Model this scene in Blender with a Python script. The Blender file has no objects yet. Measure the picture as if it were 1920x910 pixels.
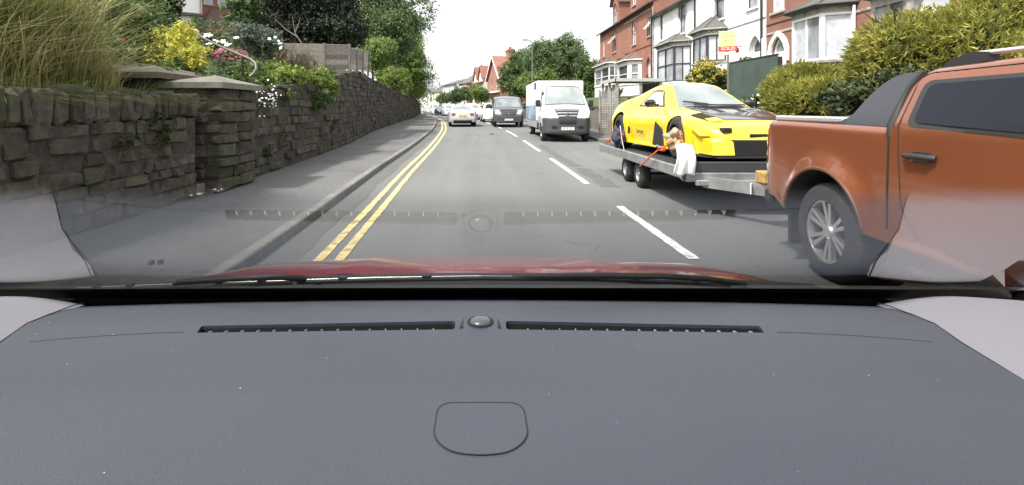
import bpy, bmesh, math, random
import numpy as np
from mathutils import Vector, Matrix
from mathutils.geometry import delaunay_2d_cdt

S = bpy.context.scene
C = S.collection
R = math.radians
random.seed(7)

# ---------------------------------------------------------------- camera, sky, sun, exposure
HC = 1.40                                   # height of the lens over the road
cam = bpy.data.cameras.new('camera')
cam.sensor_width = 36.0
cam.lens = 1000.0 / 1920.0 * 36.0
cam.shift_x = 59.0 / 1920.0
cam.shift_y = -251.0 / 1920.0
cam.clip_start = 0.01
cam.clip_end = 3000
camo = bpy.data.objects.new('camera', cam)
C.objects.link(camo)
camo.location = (0, 0, HC)
camo.rotation_euler = (R(90), 0, 0)
S.camera = camo

SUN_EL, SUN_AZ = 56.0, 232.0                # azimuth clockwise from +Y: the sun stands left and behind
w = bpy.data.worlds.new('World')
S.world = w
w.use_nodes = True
nt = w.node_tree
for n in list(nt.nodes):
    nt.nodes.remove(n)
sky = nt.nodes.new('ShaderNodeTexSky')
sky.sky_type = 'NISHITA'
sky.sun_disc = False
sky.sun_elevation = R(SUN_EL)
sky.sun_rotation = R(SUN_AZ)
sky.air_density = 1.0
sky.dust_density = 6.0
sky.ozone_density = 1.0
hs = nt.nodes.new('ShaderNodeHueSaturation')   # thin bright cloud: nearly colourless sky
hs.inputs['Saturation'].default_value = 0.16
cl = nt.nodes.new('ShaderNodeMix'); cl.data_type = 'RGBA'
cl.inputs[0].default_value = 0.55
cl.inputs[7].default_value = (5.4, 5.5, 5.6, 1)
bg = nt.nodes.new('ShaderNodeBackground')
bg.inputs[1].default_value = 0.14
wo = nt.nodes.new('ShaderNodeOutputWorld')
nt.links.new(sky.outputs[0], hs.inputs['Color'])
nt.links.new(hs.outputs[0], cl.inputs[6])
nt.links.new(cl.outputs[2], bg.inputs[0])
nt.links.new(bg.outputs[0], wo.inputs[0])
sun = bpy.data.lights.new('sun', 'SUN')
sun.energy = 2.8
sun.angle = R(5)
sun.color = (1.0, 0.95, 0.88)
suno = bpy.data.objects.new('sun', sun)
C.objects.link(suno)
_a, _e = R(SUN_AZ), R(SUN_EL)
_d = Vector((math.sin(_a) * math.cos(_e), math.cos(_a) * math.cos(_e), math.sin(_e)))
suno.rotation_euler = (-_d).to_track_quat('-Z', 'Y').to_euler()
suno.location = _d * 60
S.view_settings.view_transform = 'Standard'
S.view_settings.look = 'None'
S.view_settings.gamma = 1.0
S.view_settings.use_curve_mapping = False
S.view_settings.exposure = 1.2
S.render.engine = 'CYCLES'
S.cycles.use_denoising = True
S.cycles.max_bounces = 8
S.cycles.transparent_max_bounces = 12
S.cycles.sample_clamp_indirect = 6.0

# ---------------------------------------------------------------- helpers
def P(px, py, Y):
    """a point of the place seen at photo pixel px,py, Y metres ahead"""
    return Vector(((px - 901) * Y / 1000.0, Y, HC + (204 - py) * Y / 1000.0))

def lin(c):
    return tuple(((x / 12.92) if x <= .04045 else ((x + .055) / 1.055) ** 2.4) for x in c)

MATS = {}
def mat(name, c, r=.6, m=0., c2=None, ns=6., bump=0., bs=60., coat=0., rnd=None, c3=None, ns3=1.2, sheen=0., spec=.5, trans=0., det=4.0, world=False, streak=None):
    """one procedural material. c/c2 mix by noise, rnd ('obj' or 'leaf') shifts value per piece, c3 large soft stains"""
    if name in MATS:
        return MATS[name]
    M = bpy.data.materials.new(name)
    M.use_nodes = True
    t = M.node_tree
    b = t.nodes['Principled BSDF']
    L = t.links.new
    b.inputs['Roughness'].default_value = r
    b.inputs['Metallic'].default_value = m
    b.inputs['Coat Weight'].default_value = coat
    b.inputs['Coat Roughness'].default_value = .06
    b.inputs['Specular IOR Level'].default_value = spec
    b.inputs['Base Color'].default_value = (*c, 1)
    tc = t.nodes.new('ShaderNodeTexCoord')
    tco = t.nodes.new('ShaderNodeNewGeometry').outputs['Position'] if world else tc.outputs['Object']
    out = None
    def mixn(f, a, bb):
        x = t.nodes.new('ShaderNodeMix'); x.data_type = 'RGBA'
        L(f, x.inputs[0])
        for i, q in ((6, a), (7, bb)):
            if isinstance(q, tuple):
                x.inputs[i].default_value = (*q, 1)
            else:
                L(q, x.inputs[i])
        return x.outputs[2]
    def noise(sc, d=det, lo=.35, hi=.65):
        n = t.nodes.new('ShaderNodeTexNoise')
        n.inputs['Scale'].default_value = sc
        n.inputs['Detail'].default_value = d
        L(tco, n.inputs['Vector'])
        mr = t.nodes.new('ShaderNodeMapRange')
        mr.inputs[1].default_value = lo; mr.inputs[2].default_value = hi
        L(n.outputs[0], mr.inputs[0])
        return mr.outputs[0]
    if c2:
        out = mixn(noise(ns), c, c2)
    if c3:
        out = mixn(noise(ns3, 5, .48, .72), out if out else c, c3)
    if streak:
        mp = t.nodes.new('ShaderNodeMapping'); mp.inputs['Scale'].default_value = (1.1, .035, 1)
        L(tco, mp.inputs[0])
        n = t.nodes.new('ShaderNodeTexNoise'); n.inputs['Scale'].default_value = 1.6; n.inputs['Detail'].default_value = 6
        L(mp.outputs[0], n.inputs['Vector'])
        mr = t.nodes.new('ShaderNodeMapRange'); mr.inputs[1].default_value = .42; mr.inputs[2].default_value = .66; mr.inputs[4].default_value = .8
        L(n.outputs[0], mr.inputs[0])
        out = mixn(mr.outputs[0], out if out else c, streak)
        v = t.nodes.new('ShaderNodeTexVoronoi'); v.feature = 'DISTANCE_TO_EDGE'; v.inputs['Scale'].default_value = .42
        nz = t.nodes.new('ShaderNodeTexNoise'); nz.inputs['Scale'].default_value = 1.3; nz.inputs['Detail'].default_value = 8
        L(tco, nz.inputs['Vector'])
        va = t.nodes.new('ShaderNodeVectorMath'); va.operation = 'MULTIPLY_ADD'; va.inputs[1].default_value = (1.6, 1.6, 0)
        L(nz.outputs['Color'], va.inputs[0]); L(tco, va.inputs[2]); L(va.outputs[0], v.inputs['Vector'])
        cr = t.nodes.new('ShaderNodeMapRange'); cr.inputs[1].default_value = .002; cr.inputs[2].default_value = .007; cr.inputs[3].default_value = .55; cr.inputs[4].default_value = 0
        L(v.outputs['Distance'], cr.inputs[0])
        n3 = t.nodes.new('ShaderNodeTexNoise'); n3.inputs['Scale'].default_value = .25; L(tco, n3.inputs['Vector'])
        m3 = t.nodes.new('ShaderNodeMapRange'); m3.inputs[1].default_value = .5; m3.inputs[2].default_value = .6; L(n3.outputs[0], m3.inputs[0])
        mu = t.nodes.new('ShaderNodeMath'); mu.operation = 'MULTIPLY'; L(cr.outputs[0], mu.inputs[0]); L(m3.outputs[0], mu.inputs[1])
        out = mixn(mu.outputs[0], out, tuple(q * .3 for q in c))
    if rnd:
        if rnd == 'obj':
            q = t.nodes.new('ShaderNodeObjectInfo').outputs['Random']
        else:
            q = t.nodes.new('ShaderNodeNewGeometry').outputs['Random Per Island']
        mr = t.nodes.new('ShaderNodeMapRange')
        mr.inputs[3].default_value = .55 if rnd == 'leaf' else .62
        mr.inputs[4].default_value = 1.45 if rnd == 'leaf' else 1.4
        L(q, mr.inputs[0])
        h = t.nodes.new('ShaderNodeHueSaturation')
        if out:
            L(out, h.inputs['Color'])
        else:
            h.inputs['Color'].default_value = (*c, 1)
        L(mr.outputs[0], h.inputs['Value'])
        out = h.outputs[0]
    if out:
        L(out, b.inputs['Base Color'])
    if bump:
        n = t.nodes.new('ShaderNodeTexNoise')
        n.inputs['Scale'].default_value = bs
        n.inputs['Detail'].default_value = 5
        L(tco, n.inputs['Vector'])
        bp = t.nodes.new('ShaderNodeBump')
        bp.inputs['Strength'].default_value = bump
        bp.inputs['Distance'].default_value = .02
        L(n.outputs[0], bp.inputs['Height'])
        L(bp.outputs[0], b.inputs['Normal'])
    if trans:
        tr = t.nodes.new('ShaderNodeBsdfTranslucent')
        if out:
            L(out, tr.inputs['Color'])
        else:
            tr.inputs['Color'].default_value = (*c, 1)
        mx = t.nodes.new('ShaderNodeMixShader')
        mx.inputs[0].default_value = trans
        L(b.outputs[0], mx.inputs[1]); L(tr.outputs[0], mx.inputs[2])
        L(mx.outputs[0], t.nodes['Material Output'].inputs['Surface'])
    MATS[name] = M
    return M

def tag(o, label=None, cat=None, group=None, kind=None):
    if label: o['label'] = label
    if cat: o['category'] = cat
    if group: o['group'] = group
    if kind: o['kind'] = kind
    return o

def link(name, me, parent=None, loc=None, rz=0., sc=None):
    o = bpy.data.objects.new(name, me)
    C.objects.link(o)
    if parent is not None:
        o.parent = parent
    if loc is not None:
        o.location = loc
    if rz:
        o.rotation_euler = (0, 0, rz)
    if sc is not None:
        o.scale = sc
    return o

def thing(name, label, cat, loc=(0, 0, 0), rz=0., group=None):
    return tag(link(name, None, None, loc, rz), label, cat, group)

class MB:
    """collects shapes, then becomes one mesh object"""
    def __init__(s):
        s.v, s.f, s.m, s.M = [], [], [], None
    def add(s, vs, fs, mi=0):
        b = len(s.v)
        if s.M is not None:
            vs = [s.M @ Vector(q) for q in vs]
        s.v += [tuple(q) for q in vs]
        s.f += [tuple(i + b for i in f) for f in fs]
        s.m += [mi] * len(fs)
        return s
    def box(s, x0, x1, y0, y1, z0, z1, mi=0, bev=0.):
        x0, x1 = min(x0, x1), max(x0, x1); y0, y1 = min(y0, y1), max(y0, y1); z0, z1 = min(z0, z1), max(z0, z1)
        if bev <= 0:
            vs = [(x, y, z) for x in (x0, x1) for y in (y0, y1) for z in (z0, z1)]
            return s.add(vs, [(0, 1, 3, 2), (4, 6, 7, 5), (0, 4, 5, 1), (2, 3, 7, 6), (0, 2, 6, 4), (1, 5, 7, 3)], mi)
        b = min(bev, (x1 - x0) * .49, (y1 - y0) * .49, (z1 - z0) * .49)
        vs, idx = [], {}
        for ix, X in enumerate((x0, x1)):
            for iy, Y in enumerate((y0, y1)):
                for iz, Z in enumerate((z0, z1)):
                    sx, sy, sz = (1, -1)[ix], (1, -1)[iy], (1, -1)[iz]
                    for a, q in enumerate(((X, Y + sy * b, Z + sz * b), (X + sx * b, Y, Z + sz * b), (X + sx * b, Y + sy * b, Z))):
                        idx[(ix, iy, iz, a)] = len(vs); vs.append(q)
        fs = []
        for i in (0, 1):
            fs.append([idx[(i, a, c, 0)] for a, c in ((0, 0), (0, 1), (1, 1), (1, 0))])
            fs.append([idx[(a, i, c, 1)] for a, c in ((0, 0), (0, 1), (1, 1), (1, 0))])
            fs.append([idx[(a, c, i, 2)] for a, c in ((0, 0), (0, 1), (1, 1), (1, 0))])
            for j in (0, 1):
                fs.append([idx[(i, j, 0, 0)], idx[(i, j, 1, 0)], idx[(i, j, 1, 1)], idx[(i, j, 0, 1)]])
                fs.append([idx[(i, 0, j, 0)], idx[(i, 1, j, 0)], idx[(i, 1, j, 2)], idx[(i, 0, j, 2)]])
                fs.append([idx[(0, i, j, 1)], idx[(1, i, j, 1)], idx[(1, i, j, 2)], idx[(0, i, j, 2)]])
                for k in (0, 1):
                    fs.append([idx[(i, j, k, 0)], idx[(i, j, k, 1)], idx[(i, j, k, 2)]])
        return s.add(vs, fs, mi)
    def tube(s, path, r, n=8, mi=0, cap=True):
        path = [Vector(p) for p in path]
        rs = r if isinstance(r, (list, tuple)) else [r] * len(path)
        vs, fs = [], []
        up = None
        for i, p in enumerate(path):
            d = (path[min(i + 1, len(path) - 1)] - path[max(i - 1, 0)])
            d = d.normalized() if d.length > 1e-9 else Vector((0, 0, 1))
            if up is None:
                up = Vector((0, 0, 1)) if abs(d.z) < .9 else Vector((1, 0, 0))
            a = d.cross(up)
            a = a.normalized() if a.length > 1e-6 else Vector((1, 0, 0))
            up = a.cross(d).normalized()
            for k in range(n):
                t = 2 * math.pi * k / n
                vs.append(p + (a * math.cos(t) + up * math.sin(t)) * rs[i])
        for i in range(len(path) - 1):
            for k in range(n):
                fs.append((i * n + k, i * n + (k + 1) % n, (i + 1) * n + (k + 1) % n, (i + 1) * n + k))
        if cap:
            fs.append(tuple(range(n - 1, -1, -1)))
            fs.append(tuple((len(path) - 1) * n + k for k in range(n)))
        return s.add(vs, fs, mi)
    def prism(s, poly, a, b, axis='x', mi=0):
        """poly in the two other axes (yz for x, xz for y, xy for z)"""
        n = len(poly)
        def q(u, v, t):
            return (t, u, v) if axis == 'x' else ((u, t, v) if axis == 'y' else (u, v, t))
        vs = [q(u, v, a) for u, v in poly] + [q(u, v, b) for u, v in poly]
        fs = [tuple(range(n)), tuple(range(2 * n - 1, n - 1, -1))]
        fs += [(i, (i + 1) % n, n + (i + 1) % n, n + i) for i in range(n)]
        return s.add(vs, fs, mi)
    def lathe(s, prof, c=(0, 0, 0), axis='z', n=24, mi=0):
        """prof: (along, radius)"""
        vs, fs = [], []
        for a, r in prof:
            for k in range(n):
                t = 2 * math.pi * k / n
                u, v = r * math.cos(t), r * math.sin(t)
                q = (u, v, a) if axis == 'z' else ((a, u, v) if axis == 'x' else (u, a, v))
                vs.append((q[0] + c[0], q[1] + c[1], q[2] + c[2]))
        for i in range(len(prof) - 1):
            for k in range(n):
                fs.append((i * n + k, i * n + (k + 1) % n, (i + 1) * n + (k + 1) % n, (i + 1) * n + k))
        return s.add(vs, fs, mi)
    def mesh(s, name, mats, smooth=None, weld=0.):
        me = bpy.data.meshes.new(name)
        me.from_pydata(s.v, [], s.f)
        for m in (mats if isinstance(mats, (list, tuple)) else [mats]):
            me.materials.append(m)
        if any(s.m):
            me.polygons.foreach_set('material_index', s.m)
        bm = bmesh.new(); bm.from_mesh(me)
        if weld:
            bmesh.ops.remove_doubles(bm, verts=bm.verts, dist=weld)
        bmesh.ops.recalc_face_normals(bm, faces=bm.faces)
        bm.to_mesh(me); bm.free()
        if smooth is not None:
            me.shade_smooth()
            me.set_sharp_from_angle(angle=R(smooth))
        return me
    def build(s, name, mats, parent=None, loc=None, smooth=None, weld=0., rz=0.):
        return link(name, s.mesh(name, mats, smooth, weld), parent, loc, rz)

def fillet(pts, n=5):
    """open polyline of (a, b[, radius]) with rounded corners"""
    out = []
    for i, p in enumerate(pts):
        r = p[2] if len(p) > 2 else 0
        q = Vector(p[:2])
        if r <= 0 or i in (0, len(pts) - 1):
            out.append(q); continue
        a, b = Vector(pts[i - 1][:2]) - q, Vector(pts[i + 1][:2]) - q
        d = min(r, a.length * .48, b.length * .48)
        A, B = q + a.normalized() * d, q + b.normalized() * d
        for k in range(n + 1):
            t = k / n
            out.append(A * (1 - t) ** 2 + q * 2 * t * (1 - t) + B * t * t)
    return out

def resample(pts, step):
    out = [pts[0]]
    for a, b in zip(pts, pts[1:]):
        n = max(1, math.ceil((b - a).length / step))
        out += [a.lerp(b, k / n) for k in range(1, n + 1)]
    return out

def inside(pt, poly):
    x, y = pt
    c = False
    j = len(poly) - 1
    for i in range(len(poly)):
        xi, yi = poly[i]; xj, yj = poly[j]
        if (yi > y) != (yj > y) and x < (xj - xi) * (y - yi) / (yj - yi) + xi:
            c = not c
        j = i
    return c

def dist_poly(pt, seg):
    """distance of a 2d point to a polyline given as numpy arrays (A, B-A, len2)"""
    A, D, l2 = seg
    q = np.array(pt) - A
    t = np.clip((q * D).sum(1) / l2, 0, 1)
    e = q - D * t[:, None]
    return math.sqrt((e * e).sum(1).min())

def segs(pts, closed=False):
    a = np.array([tuple(p) for p in pts], float)
    b = np.roll(a, -1, 0) if closed else a[1:]
    a = a if closed else a[:-1]
    d = b - a
    return a, d, np.maximum((d * d).sum(1), 1e-12)

def tess(poly, grid, holes=(), extra=()):
    """triangulate a 2d polygon with inner points on a grid: (points, faces)"""
    poly = [tuple(p) for p in poly]
    vs = [Vector(p) for p in poly]
    ed = [(i, (i + 1) % len(poly)) for i in range(len(poly))]
    for h in holes:
        b = len(vs)
        vs += [Vector(p) for p in h]
        ed += [(b + i, b + (i + 1) % len(h)) for i in range(len(h))]
    if grid:
        xs = [p[0] for p in poly]; ys = [p[1] for p in poly]
        sg = segs(poly, True)
        hs_ = [segs(h, True) for h in holes]
        y = min(ys) + grid * .5
        k = 0
        while y < max(ys):
            x = min(xs) + grid * (.5 if k % 2 else .25)
            while x < max(xs):
                if inside((x, y), poly) and dist_poly((x, y), sg) > grid * .35 and all(dist_poly((x, y), h) > grid * .35 for h in hs_):
                    vs.append(Vector((x, y)))
                x += grid
            y += grid; k += 1
    for p in extra:
        if inside(p, poly):
            vs.append(Vector(p))
    r = delaunay_2d_cdt(vs, ed, [], 0, 1e-5)
    fs = []
    for f in r[2]:
        c = sum((r[0][i] for i in f), Vector((0, 0))) / len(f)
        if inside(c, poly) and not any(inside(c, h) for h in holes):
            fs.append(tuple(f))
    return [tuple(v) for v in r[0]], fs

def copy_tree(o, parent=None):
    c = o.copy()
    C.objects.link(c)
    if parent is not None:
        c.parent = parent
    for ch in list(o.children):
        copy_tree(ch, c)
    return c

def interp(x, pts):
    return float(np.interp(x, [p[0] for p in pts], [p[1] for p in pts]))

def text(name, body, size, material, parent, loc, rot, ext=.002, align='CENTER', sx=1.):
    cu = bpy.data.curves.new(name, 'FONT')
    cu.body = body; cu.size = size; cu.extrude = ext
    cu.align_x = align; cu.align_y = 'CENTER'
    cu.resolution_u = 3
    cu.materials.append(material)
    tmp = bpy.data.objects.new(name + '_tmp', cu)
    C.objects.link(tmp)
    me = bpy.data.meshes.new_from_object(tmp.evaluated_get(bpy.context.evaluated_depsgraph_get()))
    bpy.data.objects.remove(tmp)
    me.materials.clear(); me.materials.append(material)
    o = link(name, me, parent, loc)
    o.rotation_euler = rot
    o.scale = (sx, 1, 1)
    return o
# ---------------------------------------------------------------- course of the street
def smooth_fn(pts, k=9):
    ys = np.arange(-60, 420, .5)
    v = np.interp(ys, [p[0] for p in pts], [p[1] for p in pts])
    ker = np.ones(k) / k
    for _ in range(3):
        v = np.convolve(np.pad(v, k // 2, mode='edge'), ker, 'valid')
    return lambda y: float(np.interp(y, ys, v))

gz = smooth_fn([(-60, 0), (18, 0), (30, .2), (42, .3), (420, .3)])
kerbL = smooth_fn([(-60, -2.0), (4, -2.02), (8.4, -2.2), (13.2, -2.38), (22, -2.48), (30, -2.65), (40, -3.3), (50, -4.1), (61, -5.3), (85, -8.3), (110, -11.8), (150, -19), (420, -90)])
midX = smooth_fn([(-60, 2.0), (15, 1.98), (22, 1.82), (29, 1.45), (40, .7), (50, -.2), (61, -1.5), (85, -4.6), (110, -8.2), (150, -15), (420, -86)])
kerbR = smooth_fn([(-60, 5.0), (15, 4.95), (22, 4.8), (30, 4.6), (40, 4.1), (50, 3.2), (61, 2.0), (85, -1.1), (110, -4.6), (150, -11), (420, -82)])
wallX = smooth_fn([(-60, -4.2), (8, -4.2), (13, -4.42), (20, -4.85), (27, -5.45), (40, -6.1), (61, -7.5), (80, -9.3), (100, -11.2), (150, -21), (420, -95)], 5)
topL = smooth_fn([(-60, 1.5), (3, 1.55), (8, 1.62), (10, 1.78), (13, 2.0), (18, 2.5), (22.5, 2.95), (27, 2.75), (42, 2.3), (60, 2.3), (100, 2.2), (420, 2.2)], 3)

def hL(x, y):
    d = max(0., wallX(y) - x)
    return topL(y) - .22 + gz(y) + .31 * min(d, 12) + .15 * max(0, d - 12)

def hR(x, y):
    d = max(0., x - kerbR(y) - 1.4)
    return gz(y) + interp(d, [(0, .9), (1.7, 1.3), (6.4, 2.2), (60, 4), (300, 6)])

M_asph = mat('asphalt', (.108, .112, .107), .85, c2=(.150, .154, .147), ns=45., c3=(.108, .110, .107), ns3=.3, bump=.6, bs=120, det=6., streak=(.152, .157, .150))
M_asph2 = mat('asphalt_gutter', (.080, .083, .079), .9, c2=(.118, .121, .115), ns=40, bump=.5, bs=150)
M_pave = mat('footway_tarmac', (.095, .095, .095), .9, c2=(.14, .14, .137), ns=30, c3=(.07, .07, .066), ns3=.5, bump=.4, bs=120)
M_kerb = mat('kerb_concrete', (.14, .14, .132), .9, c2=(.20, .20, .19), ns=9, bump=.3, bs=90, c3=(.11, .11, .10), ns3=1.5, world=True)
M_yel = mat('yellow_paint', (.60, .46, .16), .7, c2=(.70, .58, .27), ns=9, c3=(.20, .18, .13), ns3=8, bump=.2, bs=140)
M_wht = mat('white_paint', (.70, .70, .68), .7, c2=(.80, .80, .78), ns=8, c3=(.25, .25, .24), ns3=10, bump=.2, bs=140)
M_soil = mat('garden_soil', (.05, .042, .028), .95, c2=(.04, .06, .02), ns=2.5, bump=.6, bs=20)
M_grass = mat('turf', (.045, .07, .022), .95, c2=(.075, .095, .035), ns=3, bump=.7, bs=25)
M_iron = mat('cast_iron', (.03, .03, .03), .6, m=.6, bump=.4, bs=80)

def sheet(name, xa, xb, ys, zf, material, nx=6, parent=None):
    """sheet between two side lines xa(y), xb(y); zf(x, y)"""
    vs, fs = [], []
    for y in ys:
        a, b = xa(y), xb(y)
        for k in range(nx + 1):
            x = a + (b - a) * k / nx
            vs.append((x, y, zf(x, y)))
    for i in range(len(ys) - 1):
        for k in range(nx):
            q = i * (nx + 1) + k
            fs.append((q, q + 1, q + nx + 2, q + nx + 1))
    return MB().add(vs, fs).build(name, material, parent, smooth=60)

YS = list(np.arange(-25, 40, 1.0)) + list(np.arange(40, 150, 2.5)) + [150, 200, 300, 420]
ground = tag(sheet('ground', lambda y: -400, lambda y: 400, [-120, -60] + YS + [700], lambda x, y: gz(y) - .06, M_grass, 24), kind='structure')
road = tag(sheet('road', lambda y: kerbL(y) - .05, lambda y: kerbR(y) + .05, YS, lambda x, y: gz(y) - .018 * ((x - midX(y)) / 3.5) ** 2, M_asph, 12), kind='structure')
def rz_(x, y, k=1):
    return gz(y) - .018 * ((x - midX(y)) / 3.5) ** 2 + .004 * k
gut = sheet('gutter_strip', lambda y: kerbL(y), lambda y: kerbL(y) + .36 + .03 * math.sin(y * 1.7) + .015 * math.sin(y * 6.1), list(np.arange(-5, 60, .5)), lambda x, y: rz_(x, y), M_asph2, 2, road)
# old trench repair beside the centre line
rr = random.Random(4)
for (y0, y1, x0, x1) in ((9.5, 12.6, 2.2, 2.5), (12.9, 20.0, 2.15, 2.42)):
    ys = list(np.arange(y0, y1, .18))
    ja = {y: rr.uniform(-.05, .05) for y in ys}; jb = {y: rr.uniform(-.07, .07) for y in ys}
    sheet('tar_patch', lambda y: x0 + ja[y], lambda y: x1 + jb[y], ys, lambda x, y: rz_(x, y), M_asph2, 2, road)
# painted lines
def dash(y0, y1, off=0., wd=.055, m=M_wht, name='centre_dash', fn=midX, step=.12):
    ys = list(np.arange(y0, y1, step)) + [y1]
    r = random.Random(int(y0 * 100))
    j = {y: (r.uniform(-.008, .008), r.uniform(-.008, .008)) for y in ys}
    return sheet(name, lambda y: fn(y) + off - wd + j[y][0], lambda y: fn(y) + off + wd + j[y][1], ys, lambda x, y: rz_(x, y, 2), m, 1, road)
for a, b in ((-3.5, 1.5), (4.95, 7.62), (9.9, 14.9), (17.3, 22.2), (24.6, 29.2), (32, 36.5), (40, 44.5), (48, 52.5), (56, 60)):
    dash(a, b)
yl = lambda y: kerbL(y) + interp(y, [(0, .55), (8, .58), (16, .60), (30, .50), (45, .42), (80, .4)])
yr = lambda y: kerbL(y) + interp(y, [(0, .74), (8, .77), (16, .80), (30, .72), (45, .62), (80, .6)])
dash(-6, 75, 0, .045, M_yel, 'yellow_line', yl, .25)
dash(-6, 75, 0, .045, M_yel, 'yellow_line', yr, .25)
# ironwork in the carriageway
mb = MB(); mb.box(-.11, .11, -.3, .3, 0, .006, bev=.002)
for k in range(5): mb.box(-.08, .08, -.24 + k * .11, -.19 + k * .11, .006, .009)
tag(mb.build('gully_grate', M_iron, None, (.55, 26.5, rz_(.55, 26.5))), 'small dark iron cover set in the road ahead of the white van', 'drain cover')
mb = MB(); mb.box(-.16, .16, -.2, .2, 0, .006, bev=.002)
for k in range(4): mb.box(-.12, .12, -.16 + k * .09, -.12 + k * .09, .006, .009)
tag(mb.build('gully_grate', mat('worn_iron', (.25, .25, .24), .5, m=.4), None, (kerbL(24) + .22, 24, rz_(-2.3, 24) + .004)), 'pale drain grate in the gutter beside the double yellow lines', 'drain cover')

# kerbs and footways
kerb = tag(link('kerb', None), kind='structure')
km = []
for q in range(4):
    mb = MB(); mb.box(-.14, 0, -.455, .455, -.12, .085 - .002 * q, bev=.014)
    km.append(mb.mesh('kerb_stone', M_kerb))
y = 1.0; i = 0
while y < 46:
    d = math.atan2(kerbL(y + .46) - kerbL(y - .46), .92)
    o = link('kerb_stone', km[i % 4], kerb, (kerbL(y), y, gz(y)), -d)
    y += .918; i += 1
sheet('kerb_run', lambda y: kerbL(y) - .14, lambda y: kerbL(y), list(np.arange(46, 130, 2.)), lambda x, y: gz(y) + .08, M_kerb, 1, kerb)
kr = MB()
ys = list(np.arange(-20, 130, 1.5))
for a, b in zip(ys, ys[1:]):
    v = []
    for y in (a, b):
        x = kerbR(y)
        v += [(x, y, gz(y) - .05), (x, y, gz(y) + .11), (x + .14, y, gz(y) + .11), (x + .14, y, gz(y) - .05)]
    kr.add(v, [(0, 1, 5, 4), (1, 2, 6, 5), (2, 3, 7, 6)])
kr.build('kerb_run', M_kerb, kerb)
tag(sheet('pavement_left', lambda y: wallX(y) - .1, lambda y: kerbL(y) - .13, list(np.arange(-20, 130, 1.)), lambda x, y: gz(y) + .078, M_pave, 6), kind='structure')
tag(sheet('pavement_right', lambda y: kerbR(y) + .13, lambda y: kerbR(y) + 1.55, list(np.arange(-20, 130, 1.5)), lambda x, y: gz(y) + .108, M_pave, 4), kind='structure')
nzl = random.Random(3)
def bumpy(x, y):
    return .10 * math.sin(x * 1.3 + y * .7) + .08 * math.sin(x * .6 - y * 1.9)
tag(sheet('bank_left', lambda y: wallX(y) - 60, lambda y: wallX(y) - .25, list(np.arange(-20, 130, 1.2)), lambda x, y: hL(x, y) + bumpy(x, y) * (1 if x < wallX(y) - .8 else .2), M_soil, 60), kind='structure')
tag(sheet('garden_slope', lambda y: kerbR(y) + 1.6, lambda y: kerbR(y) + 120, list(np.arange(-20, 150, 1.5)), lambda x, y: hR(x, y), M_grass, 50), kind='structure')

# ---------------------------------------------------------------- stone walls on the left
M_stone = mat('gritstone', (.036, .031, .026), .95, c2=(.080, .069, .056), ns=9, c3=(.038, .048, .018), ns3=1.6, rnd='obj', bump=1., bs=22, world=True)
M_stone2 = mat('gritstone_mass', (.036, .031, .026), .95, c2=(.080, .069, .056), ns=5, c3=(.038, .048, .018), ns3=1.2, bump=.8, bs=20, rnd='leaf')
M_mort = mat('wall_core', (.04, .036, .03), 1., c2=(.06, .054, .045), ns=8, bump=.6, bs=30)
M_cap = mat('cap_stone', (.15, .145, .125), .9, c2=(.20, .195, .165), ns=6, c3=(.10, .10, .07), ns3=3, bump=.5, bs=40)
M_capd = mat('brown_cap_stone', (.085, .07, .055), .9, c2=(.12, .10, .08), ns=6, c3=(.06, .06, .04), ns3=3, bump=.5, bs=40)

def stone_mesh(seed, name='stone'):
    r = random.Random(seed)
    bm = bmesh.new()
    bmesh.ops.create_cube(bm, size=1)
    bmesh.ops.bevel(bm, geom=bm.edges[:], offset=.12, segments=1, affect='EDGES')
    for v in bm.verts:
        v.co += Vector((r.uniform(-.09, .09), r.uniform(-.05, .05), r.uniform(-.10, .10)))
    bmesh.ops.recalc_face_normals(bm, faces=bm.faces)
    me = bpy.data.meshes.new(name); bm.to_mesh(me); bm.free()
    me.materials.append(M_stone)
    return me
SM = [stone_mesh(k) for k in range(9)]

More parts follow.
